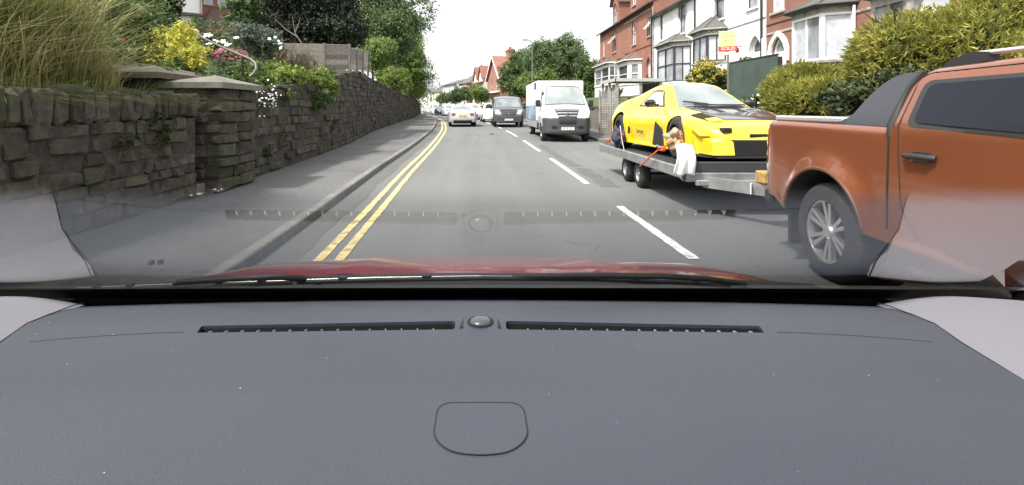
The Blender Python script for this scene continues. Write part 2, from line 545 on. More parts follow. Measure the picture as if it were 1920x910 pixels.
def stone_wall(root, y0, y1, top, course=(.14, .2), length=(.28, .62), thick=.3, xf=wallX, part_to=999, cap_h=0., limit=300):
    """courses of single stones along the street side of a wall (parts), a core behind them"""
    r = random.Random(int(y0 * 10))
    ys = list(np.arange(y0, y1, .5)) + [y1]
    core = MB()
    for a, b in zip(ys, ys[1:]):
        v = []
        for y in (a, b):
            x = xf(y)
            zt = gz(y) + top(y) - cap_h - .03
            v += [(x - .035, y, gz(y)), (x - .035, y, zt), (x - thick - .15, y, zt), (x - thick - .15, y, gz(y))]
        core.add(v, [(0, 1, 5, 4), (1, 2, 6, 5), (2, 3, 7, 6)])
    n0 = (len(ys) - 1)
    v = []
    for y in (y0, y1):
        x = xf(y); zt = gz(y) + top(y) - cap_h - .03
        core.add([(x - .035, y, gz(y)), (x - .035, y, zt), (x - thick - .15, y, zt), (x - thick - .15, y, gz(y))], [(0, 1, 2, 3)])
    core.build('wall_core', M_mort, root)
    mass = MB()
    z, n = .11, 0
    zmax = max(top(y) for y in ys) - cap_h
    while z < zmax - .04:
        h = r.uniform(*course)
        y = y0
        while y < y1 - .05:
            l = min(r.choice((r.uniform(*length), r.uniform(length[0] * .5, length[0] * 1.2))), y1 - y)
            if y1 - y - l < .15: l = y1 - y
            yc = y + l / 2
            tp = top(yc) - cap_h
            if z < tp - .05:
                hh = min(h, tp - z)
                ang = -math.atan2(xf(yc + .2) - xf(yc - .2), .4)
                pr = r.uniform(-.035, .04)
                loc = (xf(yc) - .145 + pr, yc, gz(yc) + z + hh / 2)
                sc = (.26, l - .012, hh * r.uniform(.88, 1.06) - .010)
                if n < limit and yc < part_to:
                    link('stone', SM[r.randrange(9)], root, loc, ang, sc); n += 1
                else:
                    b = len(mass.v)
                    M = Matrix.Translation(loc) @ Matrix.Rotation(ang, 4, 'Z') @ Matrix.Diagonal((*sc, 1))
                    me = SM[r.randrange(9)]
                    mass.v += [tuple(M @ v.co) for v in me.vertices]
                    mass.f += [tuple(i + b for i in p.vertices) for p in me.polygons]
                    mass.m += [0] * len(me.polygons)
            y += l
        z += h
    if mass.v:
        tag(mass.build('stone_courses', M_stone2, root), kind='stuff')
    return root

# near garden wall with upright coping stones
wa = thing('garden_wall', 'blackened stone garden wall with upright coping stones under the tall yellow grass', 'wall')
stone_wall(wa, 2.6, 7.95, topL, cap_h=.34, course=(.11, .2), length=(.26, .62))
r = random.Random(11)
y = 2.6
while y < 7.9:
    l = r.uniform(.14, .26)
    h = r.uniform(.30, .40)
    link('coping_stone', SM[r.randrange(9)], wa, (wallX(y) - .17 + r.uniform(-.02, .02), y + l / 2, gz(y) + topL(y) - .35 + h / 2), r.uniform(-.06, .06), (.36, l - .012, h))
    y += l
# gate pier with pyramid cap
def pier(name, label, x0, x1, y0, y1, zt, zb, mcap, capz, ov=.1, base=.1):
    t = thing(name, label, 'gate pier', ((x0 + x1) / 2, (y0 + y1) / 2, base))
    hx, hy = (x1 - x0) / 2, (y1 - y0) / 2
    MB().box(-hx + .04, hx - .04, -hy + .04, hy - .04, 0, zt - base, 0).build('pier_core', M_mort, t)
    r = random.Random(int(y0 * 7))
    z = 0.
    while z < zt - base - .03:
        h = min(r.uniform(.15, .23), zt - base - z)
        n = r.choice((1, 2, 2, 3))
        cuts = sorted([-hy] + [(-hy + 2 * hy * (k + r.uniform(.8, 1.2)) / n) for k in range(n - 1)] + [hy])
        for a, b in zip(cuts, cuts[1:]):
            link('stone', SM[r.randrange(9)], t, (hx - .10 + r.uniform(-.012, .012), (a + b) / 2, z + h / 2), 0, (.24, b - a - .016, h - .016))
        a, b = -hx, hx - .23
        link('stone', SM[r.randrange(9)], t, ((a + b) / 2, -hy + .1 + r.uniform(-.01, .01), z + h / 2), 0, (b - a - .016, .22, h - .016))
        z += h
    cp = MB()
    X, Y, b = hx + ov, hy + ov, zt - base
    cp.add([(-X, -Y, b), (X, -Y, b), (X, Y, b), (-X, Y, b), (-X, -Y, b + .09), (X, -Y, b + .09), (X, Y, b + .09), (-X, Y, b + .09), (0, 0, b + capz)],
           [(0, 1, 2, 3), (0, 1, 5, 4), (1, 2, 6, 5), (2, 3, 7, 6), (3, 0, 4, 7), (4, 5, 8), (5, 6, 8), (6, 7, 8), (7, 4, 8)])
    cp.build('pyramid_cap', mcap, t)
    return t
pier('gate_pier', 'square stone gate pier with pale pyramid cap beside the pavement', -4.85, -4.06, 8.30, 9.62, 1.72, 0, M_cap, .24)
pier('gate_pier', 'brown capped stone pier set back behind the blackened garden wall', -5.62, -4.98, 8.1, 9.2, 1.86, 0, M_capd, .24, base=.9, ov=.16)
# tall retaining wall further on
wb = thing('retaining_wall', 'long tall stone retaining wall curving away along the pavement', 'wall')
stone_wall(wb, 9.75, 100, topL, course=(.14, .23), length=(.36, .85), part_to=24)
# flank wall of the garden steps: sloping brown copings
fw = thing('step_wall', 'sloping brown stone wall beside the garden steps behind the brown capped pier', 'wall')
pts = [P(378, 142, 9.6), P(330, 131, 9.9), P(290, 124, 10.2), P(250, 117, 10.6), P(212, 112, 11.2)]
mb = MB()
for a, b in zip(pts, pts[1:]):
    for q in range(1):
        mb.add([a + Vector((0, -.2, -.08)), a + Vector((0, .25, -.08)), b + Vector((0, .25, -.08)), b + Vector((0, -.2, -.08)),
                a + Vector((0, -.2, -1.3)), a + Vector((0, .25, -1.3)), b + Vector((0, .25, -1.3)), b + Vector((0, -.2, -1.3))],
               [(0, 1, 2, 3), (0, 3, 7, 4), (1, 2, 6, 5), (0, 1, 5, 4), (3, 2, 6, 7)])
mb.build('wall_core', M_capd, fw)
for a, b in zip(pts, pts[1:]):
    d = b - a
    mb = MB()
    for t0, t1 in ((0.01, .99),):
        A, B = a + d * t0, a + d * t1
        mb.add([A + Vector((0, -.26, -.08)), A + Vector((0, .3, -.08)), B + Vector((0, .3, -.08)), B + Vector((0, -.26, -.08)),
                A + Vector((0, -.26, .01)), A + Vector((0, .3, .01)), B + Vector((0, .3, .01)), B + Vector((0, -.26, .01))],
               [(0, 1, 2, 3), (4, 5, 6, 7), (0, 1, 5, 4), (1, 2, 6, 5), (2, 3, 7, 6), (3, 0, 4, 7)])
    mb.build('coping_stone', M_capd, fw)
# steps between the two piers
st = thing('garden_steps', 'stone steps climbing between the gate piers to the garden', 'steps')
for k in range(9):
    MB().box(-4.3 - .3 * k - .34, -4.3 - .3 * k, 7.98, 9.3 + .25 * (k > 3), .1, .24 + .165 * k, bev=.015).build('step', M_cap, st)
# handrail
hr = thing('handrail', 'bent grey metal handrail curving down the garden steps', 'handrail')
path = fillet([(0, 0), (1, 1)])
hp = [P(318, 56, 13.2), P(340, 54, 13.1), P(358, 54, 12.9), P(369, 60, 12.5), P(378, 70, 12.1), P(415, 88, 11.2), P(455, 105, 10.5), P(470, 111, 10.3), P(479, 119, 10.2), P(481, 128, 10.15), P(476, 137, 10.1), P(468, 144, 10.05)]
M_rail = mat('galvanised_rail', (.17, .165, .155), .55, m=.4, c2=(.12, .10, .085), ns=12)
MB().tube(hp, .024, 8).build('rail', M_rail, hr, smooth=50)
for q, l in ((1, 1.0), (4, 1.0), (6, .95)):
    MB().tube([hp[q], hp[q] + Vector((.02 if q != 4 else .18, 0, -l))], .02, 6).build('post', M_rail if q != 6 else M_iron, hr, smooth=50)
# ---------------------------------------------------------------- foliage
def quads_mesh(name, V, F, material, smooth=False):
    """V (n,k,3) separate k-gons -> mesh"""
    n, k, _ = V.shape
    me = bpy.data.meshes.new(name)
    me.vertices.add(n * k)
    me.vertices.foreach_set('co', V.reshape(-1).astype(np.float32))
    me.loops.add(n * k)
    me.loops.foreach_set('vertex_index', np.arange(n * k, dtype=np.int32))
    me.polygons.add(n)
    me.polygons.foreach_set('loop_start', np.arange(0, n * k, k, dtype=np.int32))
    me.update(calc_edges=True)
    me.materials.append(material)
    return me

def unit(rng, n):
    v = rng.normal(size=(n, 3))
    return v / np.linalg.norm(v, axis=1)[:, None]

def leaves(name, blobs, n, size, material, parent=None, seed=1, spread=.16, per=26, aspect=.55, fill=.55, droop=.25, flat_top=None):
    """leaf-sized faces in clumps through the volume of ellipsoids (centre, radii)"""
    rng = np.random.default_rng(seed)
    vol = np.array([b[1][0] * b[1][1] * b[1][2] for b in blobs]) ** .75
    nc = max(6, n // per)
    bi = rng.choice(len(blobs), nc, p=vol / vol.sum())
    c = np.array([b[0] for b in blobs], float)[bi]
    rad = np.array([b[1] for b in blobs], float)[bi]
    u = unit(rng, nc)
    rr = rng.uniform(fill ** 3, 1.0, nc) ** (1 / 3.) * rng.uniform(.88, 1.1, nc)
    cl = c + u * rad * rr[:, None]
    k = n // nc
    pos = np.repeat(cl, k, 0)
    out = np.repeat(u, k, 0)
    sr = np.repeat(rad.min(1), k) * spread
    pos = pos + rng.normal(size=pos.shape) * sr[:, None]
    if flat_top is not None:
        pos[:, 2] = np.minimum(pos[:, 2], flat_top + rng.normal(size=len(pos)) * .03)
    m = len(pos)
    nrm = unit(rng, m) * .9 + out * .7 + np.array([0, 0, .35])
    nrm /= np.linalg.norm(nrm, axis=1)[:, None]
    t = np.cross(nrm, unit(rng, m)); t /= np.maximum(np.linalg.norm(t, axis=1), 1e-6)[:, None]
    t[:, 2] -= droop; t /= np.linalg.norm(t, axis=1)[:, None]
    b = np.cross(nrm, t)
    s = size * rng.uniform(.6, 1.35, m)
    L = t * s[:, None]; W = b * (s * aspect)[:, None]
    V = np.stack([pos - L * .5, pos + W * .5 - L * .05, pos + L * .55, pos - W * .5 - L * .05], 1)
    return link(name, quads_mesh(name, V, None, material), parent)

def blades(name, roots, n, length, width, material, parent=None, seed=1, lean=.35, seg=4, dirv=None):
    """thin arching blades rising from points of (centre, radius) patches"""
    rng = np.random.default_rng(seed)
    ri = rng.integers(0, len(roots), n)
    c = np.array([r[0] for r in roots], float)[ri]
    rad = np.array([r[1] for r in roots], float)[ri]
    a = rng.uniform(0, 2 * np.pi, n); q = np.sqrt(rng.uniform(0, 1, n))
    base = c + np.stack([np.cos(a) * q * rad[:, 0], np.sin(a) * q * rad[:, 1], np.zeros(n)], 1)
    az = rng.uniform(0, 2 * np.pi, n)
    out = np.stack([np.cos(az), np.sin(az), np.zeros(n)], 1)
    if dirv is not None:
        out = out * .6 + np.array(dirv)
    ln = length * rng.uniform(.5, 1.15, n)
    le = lean * rng.uniform(.2, 1.6, n)
    side = np.cross(out, np.array([0, 0, 1.0])); side /= np.maximum(np.linalg.norm(side, axis=1), 1e-6)[:, None]
    rot = rng.uniform(-1, 1, n)[:, None]
    side = side + out * rot; side /= np.linalg.norm(side, axis=1)[:, None]
    ps = []
    for k in range(seg + 1):
        s = k / seg
        p = base + np.array([0, 0, 1.0]) * (ln * (s - .35 * le * s * s))[:, None] + out * (ln * le * s * s)[:, None]
        wd = width * (1 - .85 * s)
        ps.append((p - side * wd, p + side * wd))
    V = np.concatenate([np.stack([ps[k][0], ps[k][1], ps[k + 1][1], ps[k + 1][0]], 1) for k in range(seg)], 0)
    return link(name, quads_mesh(name, V, None, material), parent)

def sprays(name, blobs, n, length, width, material, parent=None, seed=1, up=.35, fill=.6, dirv=(0, 0, 0)):
    """feathery outward sprays of thin leaves over ellipsoids"""
    rng = np.random.default_rng(seed)
    vol = np.array([b[1][0] * b[1][1] * b[1][2] for b in blobs]) ** .7
    nc = n // 12
    bi = rng.choice(len(blobs), nc, p=vol / vol.sum())
    c = np.array([b[0] for b in blobs], float)[bi]; rad = np.array([b[1] for b in blobs], float)[bi]
    u = unit(rng, nc)
    p0 = c + u * rad * (rng.uniform(fill ** 3, 1, nc) ** (1 / 3.))[:, None]
    d = u + np.array([0, 0, up]) + np.array(dirv) + rng.normal(size=(nc, 3)) * .3
    d /= np.linalg.norm(d, axis=1)[:, None]
    s = rng.uniform(0, 1, (nc, 12))
    pos = (p0[:, None, :] + d[:, None, :] * (s * length * 1.8)[..., None]).reshape(-1, 3)
    dd = np.repeat(d, 12, 0) + rng.normal(size=(nc * 12, 3)) * .45
    dd /= np.linalg.norm(dd, axis=1)[:, None]
    side = np.cross(dd, unit(rng, len(dd))); side /= np.maximum(np.linalg.norm(side, axis=1), 1e-6)[:, None]
    ln = (length * rng.uniform(.5, 1.2, len(dd)))[:, None]
    V = np.stack([pos, pos + dd * ln * .5 + side * width, pos + dd * ln, pos + dd * ln * .5 - side * width], 1)
    return link(name, quads_mesh(name, V, None, material), parent)

def leafmat(name, a, b, c3=None, tr=.3):
    return mat(name, a, .55, c2=b, ns=1.1, rnd='leaf', trans=tr, c3=c3, ns3=.6, det=2., spec=.3)
L_dark = leafmat('yew_leaf', (.014, .020, .011), (.026, .036, .017), tr=.12)
L_mid = leafmat('broad_leaf', (.060, .105, .032), (.115, .170, .052))
L_lit = leafmat('bright_leaf', (.13, .205, .05), (.20, .28, .08), tr=.45)
L_yel = leafmat('golden_leaf', (.36, .37, .05), (.56, .54, .10), tr=.4)
L_lime = leafmat('lime_leaf', (.11, .17, .03), (.19, .25, .05))
L_blue = leafmat('blue_grey_leaf', (.09, .12, .085), (.15, .185, .14))
L_gold = leafmat('straw_blade', (.34, .32, .14), (.50, .46, .24), tr=.4)
L_olive = leafmat('olive_blade', (.13, .17, .05), (.24, .25, .09), tr=.35)
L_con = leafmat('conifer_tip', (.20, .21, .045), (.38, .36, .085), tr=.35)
L_cond = leafmat('conifer_painted_shade', (.03, .042, .015), (.055, .07, .022), tr=.15)  # shade inside and under the conifers, put into the leaf colour
L_brown = leafmat('dry_twig', (.12, .095, .06), (.18, .15, .09), tr=.1)
L_far = leafmat('far_leaf', (.085, .130, .055), (.145, .20, .08), tr=.4)
M_white = mat('petal_white', (.8, .8, .76), .6)
M_pink = mat('petal_pink', (.22, .045, .07), .7, c2=(.32, .10, .13), ns=9)
M_red = mat('petal_red', (.42, .05, .05), .6)
M_bark = mat('bark', (.09, .07, .05), .95, c2=(.14, .115, .085), ns=9, bump=.9, bs=25)
M_barkg = mat('grey_bark', (.16, .14, .12), .95, c2=(.22, .2, .17), ns=9, bump=.7, bs=25)

def limbs(root, base, top, r0, n, spread, seed, m=M_bark, name='trunk'):
    """tapered trunk with branching limbs in one mesh"""
    r = random.Random(seed)
    mb = MB()
    base, top = Vector(base), Vector(top)
    pts = [base.lerp(top, k / 6) + Vector((r.uniform(-1, 1), r.uniform(-1, 1), 0)) * r0 * .5 * (k > 0) for k in range(7)]
    mb.tube(pts, [r0 * (1 - .78 * k / 6) for k in range(7)], 8)
    H = (top - base).length
    for k in range(n):
        q = pts[2 + k % 5]
        a = r.uniform(0, 6.28)
        d = Vector((math.cos(a), math.sin(a), r.uniform(.3, .9)))
        l = spread * r.uniform(.5, 1)
        p2 = q + d * l * .5 + Vector((0, 0, .05 * l)); p3 = q + d * l + Vector((0, 0, .2 * l))
        mb.tube([q, p2, p3], [r0 * .4, r0 * .24, r0 * .07], 6)
        for _ in range(2):
            e = Vector((r.uniform(-1, 1), r.uniform(-1, 1), r.uniform(0, 1)))
            mb.tube([p2, p2 + e * l * .3, p2 + e * l * .5 + Vector((0, 0, .1 * l))], [r0 * .18, r0 * .1, r0 * .03], 5)
    return mb.build(name, m, root, smooth=60)

def blob_set(c, rad, n, seed, k=.55):
    """a lumpy crown: n lobes inside an overall ellipsoid"""
    r = random.Random(seed)
    out = [(c, tuple(q * .62 for q in rad))]
    for _ in range(n):
        a, z = r.uniform(0, 6.28), r.uniform(-.75, .95)
        s = math.sqrt(max(0, 1 - z * z))
        f = r.uniform(.45, .72)
        q = r.uniform(.28, .5) * k / .55
        out.append(((c[0] + rad[0] * s * math.cos(a) * f, c[1] + rad[1] * s * math.sin(a) * f, c[2] + rad[2] * z * f), tuple(x * q for x in rad)))
    return out

def tree(label, base, ctr, rad, n, size, m, seed, r0=.2, group=None, name='tree', lobes=12, bark=M_bark, cat='tree', spread=.2, fill=.45):
    t = thing(name, label, cat, base, group=group)
    b = Vector(base)
    lc = Vector(ctr) - b
    limbs(t, (0, 0, -.2), (lc.x, lc.y, lc.z + rad[2] * .45), r0, 9, min(rad[0], rad[1]) * .9, seed, bark)
    leaves('crown', blob_set(tuple(lc), rad, lobes, seed), n, size, m, t, seed, spread=spread, fill=fill)
    return t

def shrub(label, base, ctr, rad, n, size, m, seed, name='shrub', lobes=9, cat='shrub', aspect=.55, spread=.2, fill=.5, group=None, mb2=None):
    t = thing(name, label, cat, base, group=group)
    lc = Vector(ctr) - Vector(base)
    limbs(t, (0, 0, -.1), (lc.x, lc.y, lc.z + rad[2] * .3), max(.015, rad[0] * .05), 6, min(rad[0], rad[1]) * .8, seed, M_bark, 'stem')
    leaves('foliage', blob_set(tuple(lc), rad, lobes, seed), n, size, m, t, seed, spread=spread, fill=fill, aspect=aspect)
    return t

def flowers(parent, pts, size, m, seed, name='blossom', petals=5):
    rng = random.Random(seed)
    mb = MB()
    for p in pts:
        a0 = rng.uniform(0, 6)
        nrm = Vector((rng.uniform(-.3, .8), rng.uniform(-1, -.2), rng.uniform(.1, 1))).normalized()
        u = nrm.orthogonal().normalized(); v = nrm.cross(u)
        s = size * rng.uniform(.7, 1.3)
        for k in range(petals):
            t = a0 + k * 2 * math.pi / petals
            d = u * math.cos(t) + v * math.sin(t); e = u * math.cos(t + .55) + v * math.sin(t + .55); g = u * math.cos(t - .55) + v * math.sin(t - .55)
            q = Vector(p)
            mb.add([q, q + (g * .6 + nrm * .1) * s, q + (d + nrm * .05) * s, q + (e * .6 + nrm * .1) * s], [(0, 1, 2, 3)])
    o = mb.build(name, m, parent)
    return o

def around(c, rad, n, seed):
    r = random.Random(seed)
    out = []
    for _ in range(n):
        v = Vector((r.gauss(0, 1), r.gauss(0, 1), r.gauss(0, 1))).normalized()
        if v.y > 0: v.y = -v.y
        out.append(Vector(c) + Vector((v.x * rad[0], v.y * rad[1], v.z * rad[2])))
    return out

def on_bank(p):
    return Vector((p[0], p[1], hL(p[0], p[1])))

# ---------------------------------------------------------------- left bank
# tall straw-coloured grass over the near wall
g = thing('tall_grass', 'huge clump of tall straw yellow grass spilling over the near wall', 'ornamental grass', (-5.4, 6.4, hL(-5.4, 6.4)))
blades('blades', [((-.6, -1.2, -.1), (.9, 1.2)), ((-.5, .1, -.1), (.9, 1.0)), ((-1.4, -.4, 0), (1.0, 1.6))], 2900, 2.35, .011, L_gold, g, 3, lean=.5)
blades('lower_blades', [((-.2, -1.1, -.1), (.7, 1.1)), ((-.3, .2, -.1), (.8, 1.0)), ((-1.2, .3, 0), (1.2, 1.2))], 3600, 1.6, .012, L_olive, g, 4, lean=.6)
blades('edge_blades', [((.25, -1.0, -.15), (.3, 1.6)), ((.2, .3, -.15), (.3, .9))], 900, 1.0, .008, L_gold, g, 5, lean=1.0, dirv=(.5, 0, 0))
blades('overhanging_blades', [((.72, -1.6, -.32), (.16, 1.3)), ((.72, .6, -.32), (.16, 1.1))], 900, .5, .006, L_olive, g, 6, lean=1.9, dirv=(.8, 0, 0))
# single dry stalks falling across the wall
ds = thing('dry_stalk', 'thin dry stalk hanging down across the dark garden wall', 'plant stalk', (-4.5, 6.9, 1.6))
o = Vector((-4.5, 6.9, 1.6))
MB().tube([P(165, 152, 6.0) - o, P(130, 190, 5.75) - o, P(95, 228, 5.55) - o, P(76, 250, 5.4) - o], [.006, .006, .005, .003], 5).build('stalk', M_rail, ds)
ds = thing('dry_stalk', 'long pale stalk crossing in front of the golden shrub', 'plant stalk', (-6.0, 8.6, 2))
o = Vector((-6.0, 8.6, 2))
MB().tube([P(180, 75, 8.0) - o, P(225, 100, 8.1) - o, P(252, 116, 8.2) - o], [.008, .008, .004], 5).build('stalk', L_gold, ds)
MB().tube([P(190, 70, 8.6) - o, P(225, 40, 8.6) - o, P(262, 8, 8.6) - o], [.009, .008, .003], 5).build('side_stalk', L_gold, ds)
# golden shrub
c = P(305, 92, 10.8)
shrub('bright golden yellow shrub behind the sloping step wall', on_bank((c.x, c.y)), tuple(c + Vector((0, 0, -.1))), (1.0, .65, .82), 11000, .062, L_yel, 21)
c = P(352, 112, 10.4)
shrub('low golden yellow bush beside the handrail foot', on_bank((c.x, c.y)), tuple(c), (.6, .4, .32), 3200, .055, L_yel, 22)
c = P(262, 150, 8.6)
shrub('small leafy clump on the bank before the brown capped pier', (c.x, c.y, hL(c.x, c.y)), tuple(c), (.55, .4, .2), 1900, .06, L_mid, 23)
# dark green bush between grass and golden shrub
c = P(215, 70, 10.6)
shrub('dark green bush between the tall grass and the golden shrub', on_bank((c.x, c.y)), tuple(c), (1.1, .8, 1.2), 7000, .10, L_mid, 24)
c = P(150, 30, 12.5)
shrub('deep green tree mass behind the tall straw grass', on_bank((c.x, c.y)), tuple(c), (2.6, 1.2, 1.8), 9000, .13, L_mid, 25, name='tree_mass', cat='tree')
c = P(262, 8, 17)
tree('dark purple leaved tree in front of the white cottage', on_bank((c.x, c.y)), tuple(c), (1.15, 1.0, 1.4), 9000, .12, L_dark, 26, .1)
c = P(205, 100, 9.2)
fl = shrub('low leafy plant with red flowers at the edge of the grass', on_bank((c.x, c.y)), tuple(c), (.4, .3, .3), 900, .07, L_mid, 27, cat='flower')
flowers(fl, [q - Vector(fl.location) for q in around(c, (.4, .3, .3), 9, 5)], .045, M_red, 6)
# clipped hedge
h = thing('clipped_hedge', 'clipped flat topped brownish hedge in front of the brick house', 'hedge', (-9.5, 19, 3.9))
o = Vector((-9.5, 19, 3.9))
a, b = P(338, 66, 20) - o, P(446, 68, 18) - o
bl = [(tuple(a.lerp(b, t)), (.55, .7, .42)) for t in np.linspace(0, 1, 7)]
leaves('foliage', bl, 6000, .075, leafmat('hedge_leaf', (.06, .075, .03), (.11, .115, .05), c3=(.10, .07, .05)), h, 31, flat_top=.42 + a.z, fill=.7)
MB().box(min(a.x, b.x), max(a.x, b.x), min(a.y, b.y) - .1, max(a.y, b.y), -1.2, .2).build('hedge_core', M_bark, h)
# flower border
c = P(410, 82, 13)
f = shrub('white flowering plant below the clipped hedge', on_bank((c.x, c.y)), tuple(c), (.55, .4, .22), 1300, .06, L_mid, 33, cat='flower')
flowers(f, [P(px, py, 12.6) - Vector(f.location) for px, py in ((385, 67), (392, 66), (396, 67), (403, 76), (408, 79), (418, 78), (420, 80), (425, 84), (388, 83), (394, 82), (412, 93), (430, 84), (443, 71))], .075, M_white, 7)
c = P(432, 102, 12.5)
f = shrub('mound of pink flowers under the handrail', on_bank((c.x, c.y)), tuple(c), (.42, .3, .13), 900, .05, L_mid, 34, cat='flower')
flowers(f, [q - Vector(f.location) for q in around(c, (.42, .3, .12), 90, 9)], .04, M_pink, 8)
c = P(484, 80, 14.5)
f = shrub('blue grey leaved shrub with a few white roses by the dark yew', on_bank((c.x, c.y)), tuple(c), (.75, .6, .6), 5200, .075, L_blue, 35)
flowers(f, [P(px, py, 13.8) - Vector(f.location) for px, py in ((522, 77), (525, 82), (505, 73), (527, 89), (516, 70))], .07, M_white, 12)
c = P(430, 28, 23)
shrub('pale blossoming climber on the brick house wall', on_bank((c.x + .3, c.y)), tuple(c + Vector((.6, 0, 0))), (.75, .8, 1.2), 3600, .13, L_far, 36)
c = P(482, 25, 27)
tree('green garden tree between the brick house and the dark yew', on_bank((c.x, c.y)), tuple(c), (1.6, 1.2, 2.3), 8000, .15, L_mid, 37, .1)
# bare brown shrub on the wall
c = P(545, 122, 16)
t = thing('brown_shrub', 'bare twiggy brown shrub in front of the timber fence', 'shrub', (c.x, c.y, topL(16) - .2))
blades('twigs', [((0, 0, 0), (.6, .4))], 900, 1.35, .006, L_brown, t, 41, lean=.5)
leaves('foliage', blob_set((0, 0, .8), (.8, .5, .5), 6, 5), 1300, .06, L_brown, t, 42)
# low garden greenery over the retaining wall
for (px, py, Y, rx, rz, m, lab, sd, n) in (
        (535, 150, 13.2, 1.15, .46, L_lime, 'bright green trailing shrub hanging over the retaining wall past the pier', 51, 6500),
        (598, 158, 15.6, 1.1, .5, L_lime, 'yellow green bush on the wall below the timber fence', 52, 5000),
        (590, 186, 15.0, 1.0, .42, L_mid, 'dark green ivy bush growing down the retaining wall', 53, 3800),
        (520, 178, 12.2, .8, .35, L_mid, 'leafy creeper on the wall right beside the white rock flowers', 54, 2600),
        (470, 135, 11.8, .6, .25, L_lit, 'small green plant at the foot of the handrail', 55, 1700)):
    c = P(px, py, Y)
    c.x = min(c.x, wallX(Y) - .05)
    shrub(lab, (c.x - .3, c.y, topL(Y) - .15 + gz(Y)), tuple(c), (rx * .6, rx * 1.2, rz), n, .075, m, sd)
c = P(492, 192, 11.0)
f = shrub('white flowering rock plant tumbling down the wall beside the pale pier', (wallX(11) - .3, 11, 1.6), (wallX(11) + .02, 10.7, 1.58), (.16, .62, .26), 900, .045, L_blue, 57, cat='flower')
rw = random.Random(8)
flowers(f, [Vector((wallX(11) + .17, 10.5 + rw.gauss(0, .32), 1.56 + rw.gauss(0, .13))) - Vector(f.location) for _ in range(46)], .024, M_white, 13)
# weeds growing out of the wall face
for k, (px, py, Y, rx, rz, lab) in enumerate((
        (575, 265, 11.6, .32, .3, 'patch of green weed on the retaining wall face near the pier'), (545, 285, 10.7, .22, .2, 'small weed low on the retaining wall face'),
        (272, 222, 6.75, .14, .13, 'weed sprouting from the near garden wall under the coping'), (225, 265, 6.25, .2, .11, 'mossy weed in the middle of the near garden wall'),
        (300, 262, 7.0, .2, .2, 'weed low on the near garden wall beside the pier'), (640, 235, 16.8, .2, .2, 'tuft of weed on the retaining wall below the ivy'))):
    X = wallX(Y)
    z = HC + (204 - py) * Y / 1000
    shrub(lab, (X - .05, Y, z - .12), (X + .03, Y, z), (.09, rx * 1.2, rz * 1.2), 800, .035, leafmat('wall_weed', (.05, .07, .025), (.08, .10, .035)), 60 + k, cat='weed', lobes=5)
# big dark yew
c = P(580, 22, 25)
t = tree('huge dark evergreen yew standing above the timber fence', on_bank((c.x - .2, c.y)), tuple(c + Vector((.1, 0, .7))), (2.4, 1.9, 2.6), 46000, .13, L_dark, 71, .3, spread=.15, fill=.5, lobes=18, name='yew_tree')
bl = [((-1.9 + .55 * k, -.3 + .1 * (k % 3), 1.15 + .2 * (k % 2)), (.75, 1.1, .9)) for k in range(8)]
leaves('lower_crown', [((b[0][0] + (c.x + .1 - t.location.x), b[0][1] + c.y - t.location.y, P(580, 62, 25).z - t.location.z + (b[0][2] - 1.2)), b[1]) for b in bl], 30000, .13, L_dark, t, 72, fill=.3)
# bare branches in front of it
mb = MB()
o = Vector((P(560, 80, 21)))
for q in ([(566, 82), (553, 62), (548, 30)], [(558, 70), (535, 55), (515, 35)], [(553, 62), (560, 45), (563, 32)]):
    mb.tube([P(x, y, 21) - o for x, y in q], [.025, .018, .006], 5)
tag(mb.build('bare_branch', M_barkg, None, o), 'thin grey bare branches in front of the dark yew', 'branch')
# deciduous trees over the road side
c = P(722, 55, 46)
tree('tall leafy green tree rising behind the dark yew', on_bank((c.x - .5, c.y)), tuple(c), (4.4, 3.6, 4.8), 42000, .22, L_far, 81, .35, lobes=20, spread=.13, fill=.35)
c = P(752, 128, 58)
tree('round leafy tree leaning over the wall at the bend', on_bank((c.x - .6, c.y)), tuple(c), (3.2, 3.4, 4.4), 24000, .22, L_lit, 82, .25, lobes=16, spread=.15)
c = P(700, 105, 34)
shrub('light green bush behind the end of the timber fence', on_bank((c.x, c.y)), tuple(c), (1.7, 1.8, 1.5), 12000, .14, L_lit, 83, name='bush')
c = P(738, 150, 40)
shrub('yellow green bush hanging over the wall before the bend', on_bank((c.x - .4, c.y)), tuple(c), (1.5, 3.0, 1.25), 12000, .15, L_lime, 84, name='bush')
c = P(776, 165, 66)
shrub('pale green bush over the far end of the retaining wall', on_bank((c.x - .6, c.y)), tuple(c), (1.7, 4.5, 2.3), 13000, .2, L_lit, 85, name='bush')
c = P(785, 95, 80)
tree('slender green tree at the end of the left wall', on_bank((c.x - .8, c.y)), tuple(c + Vector((-2.2, 0, 1))), (3.2, 3.5, 6.5), 20000, .26, L_far, 86, .25, lobes=16)
# undergrowth on the bank
rng = random.Random(17)
bl = []
for _ in range(330):
    y = rng.uniform(4, 70) if rng.random() < .5 else rng.uniform(8.5, 26)
    d = rng.uniform(.35, 8)
    x = wallX(y) - d
    if 21.5 < y < 29 and d < 4: continue
    bl.append(((x, y, hL(x, y) + .12), (rng.uniform(.4, .9), rng.uniform(.4, .9), rng.uniform(.15, .35))))
tag(leaves('undergrowth', bl, 60000, .085, L_mid, None, 91, fill=.2), 'low leafy undergrowth covering the left bank', 'undergrowth', kind='stuff')
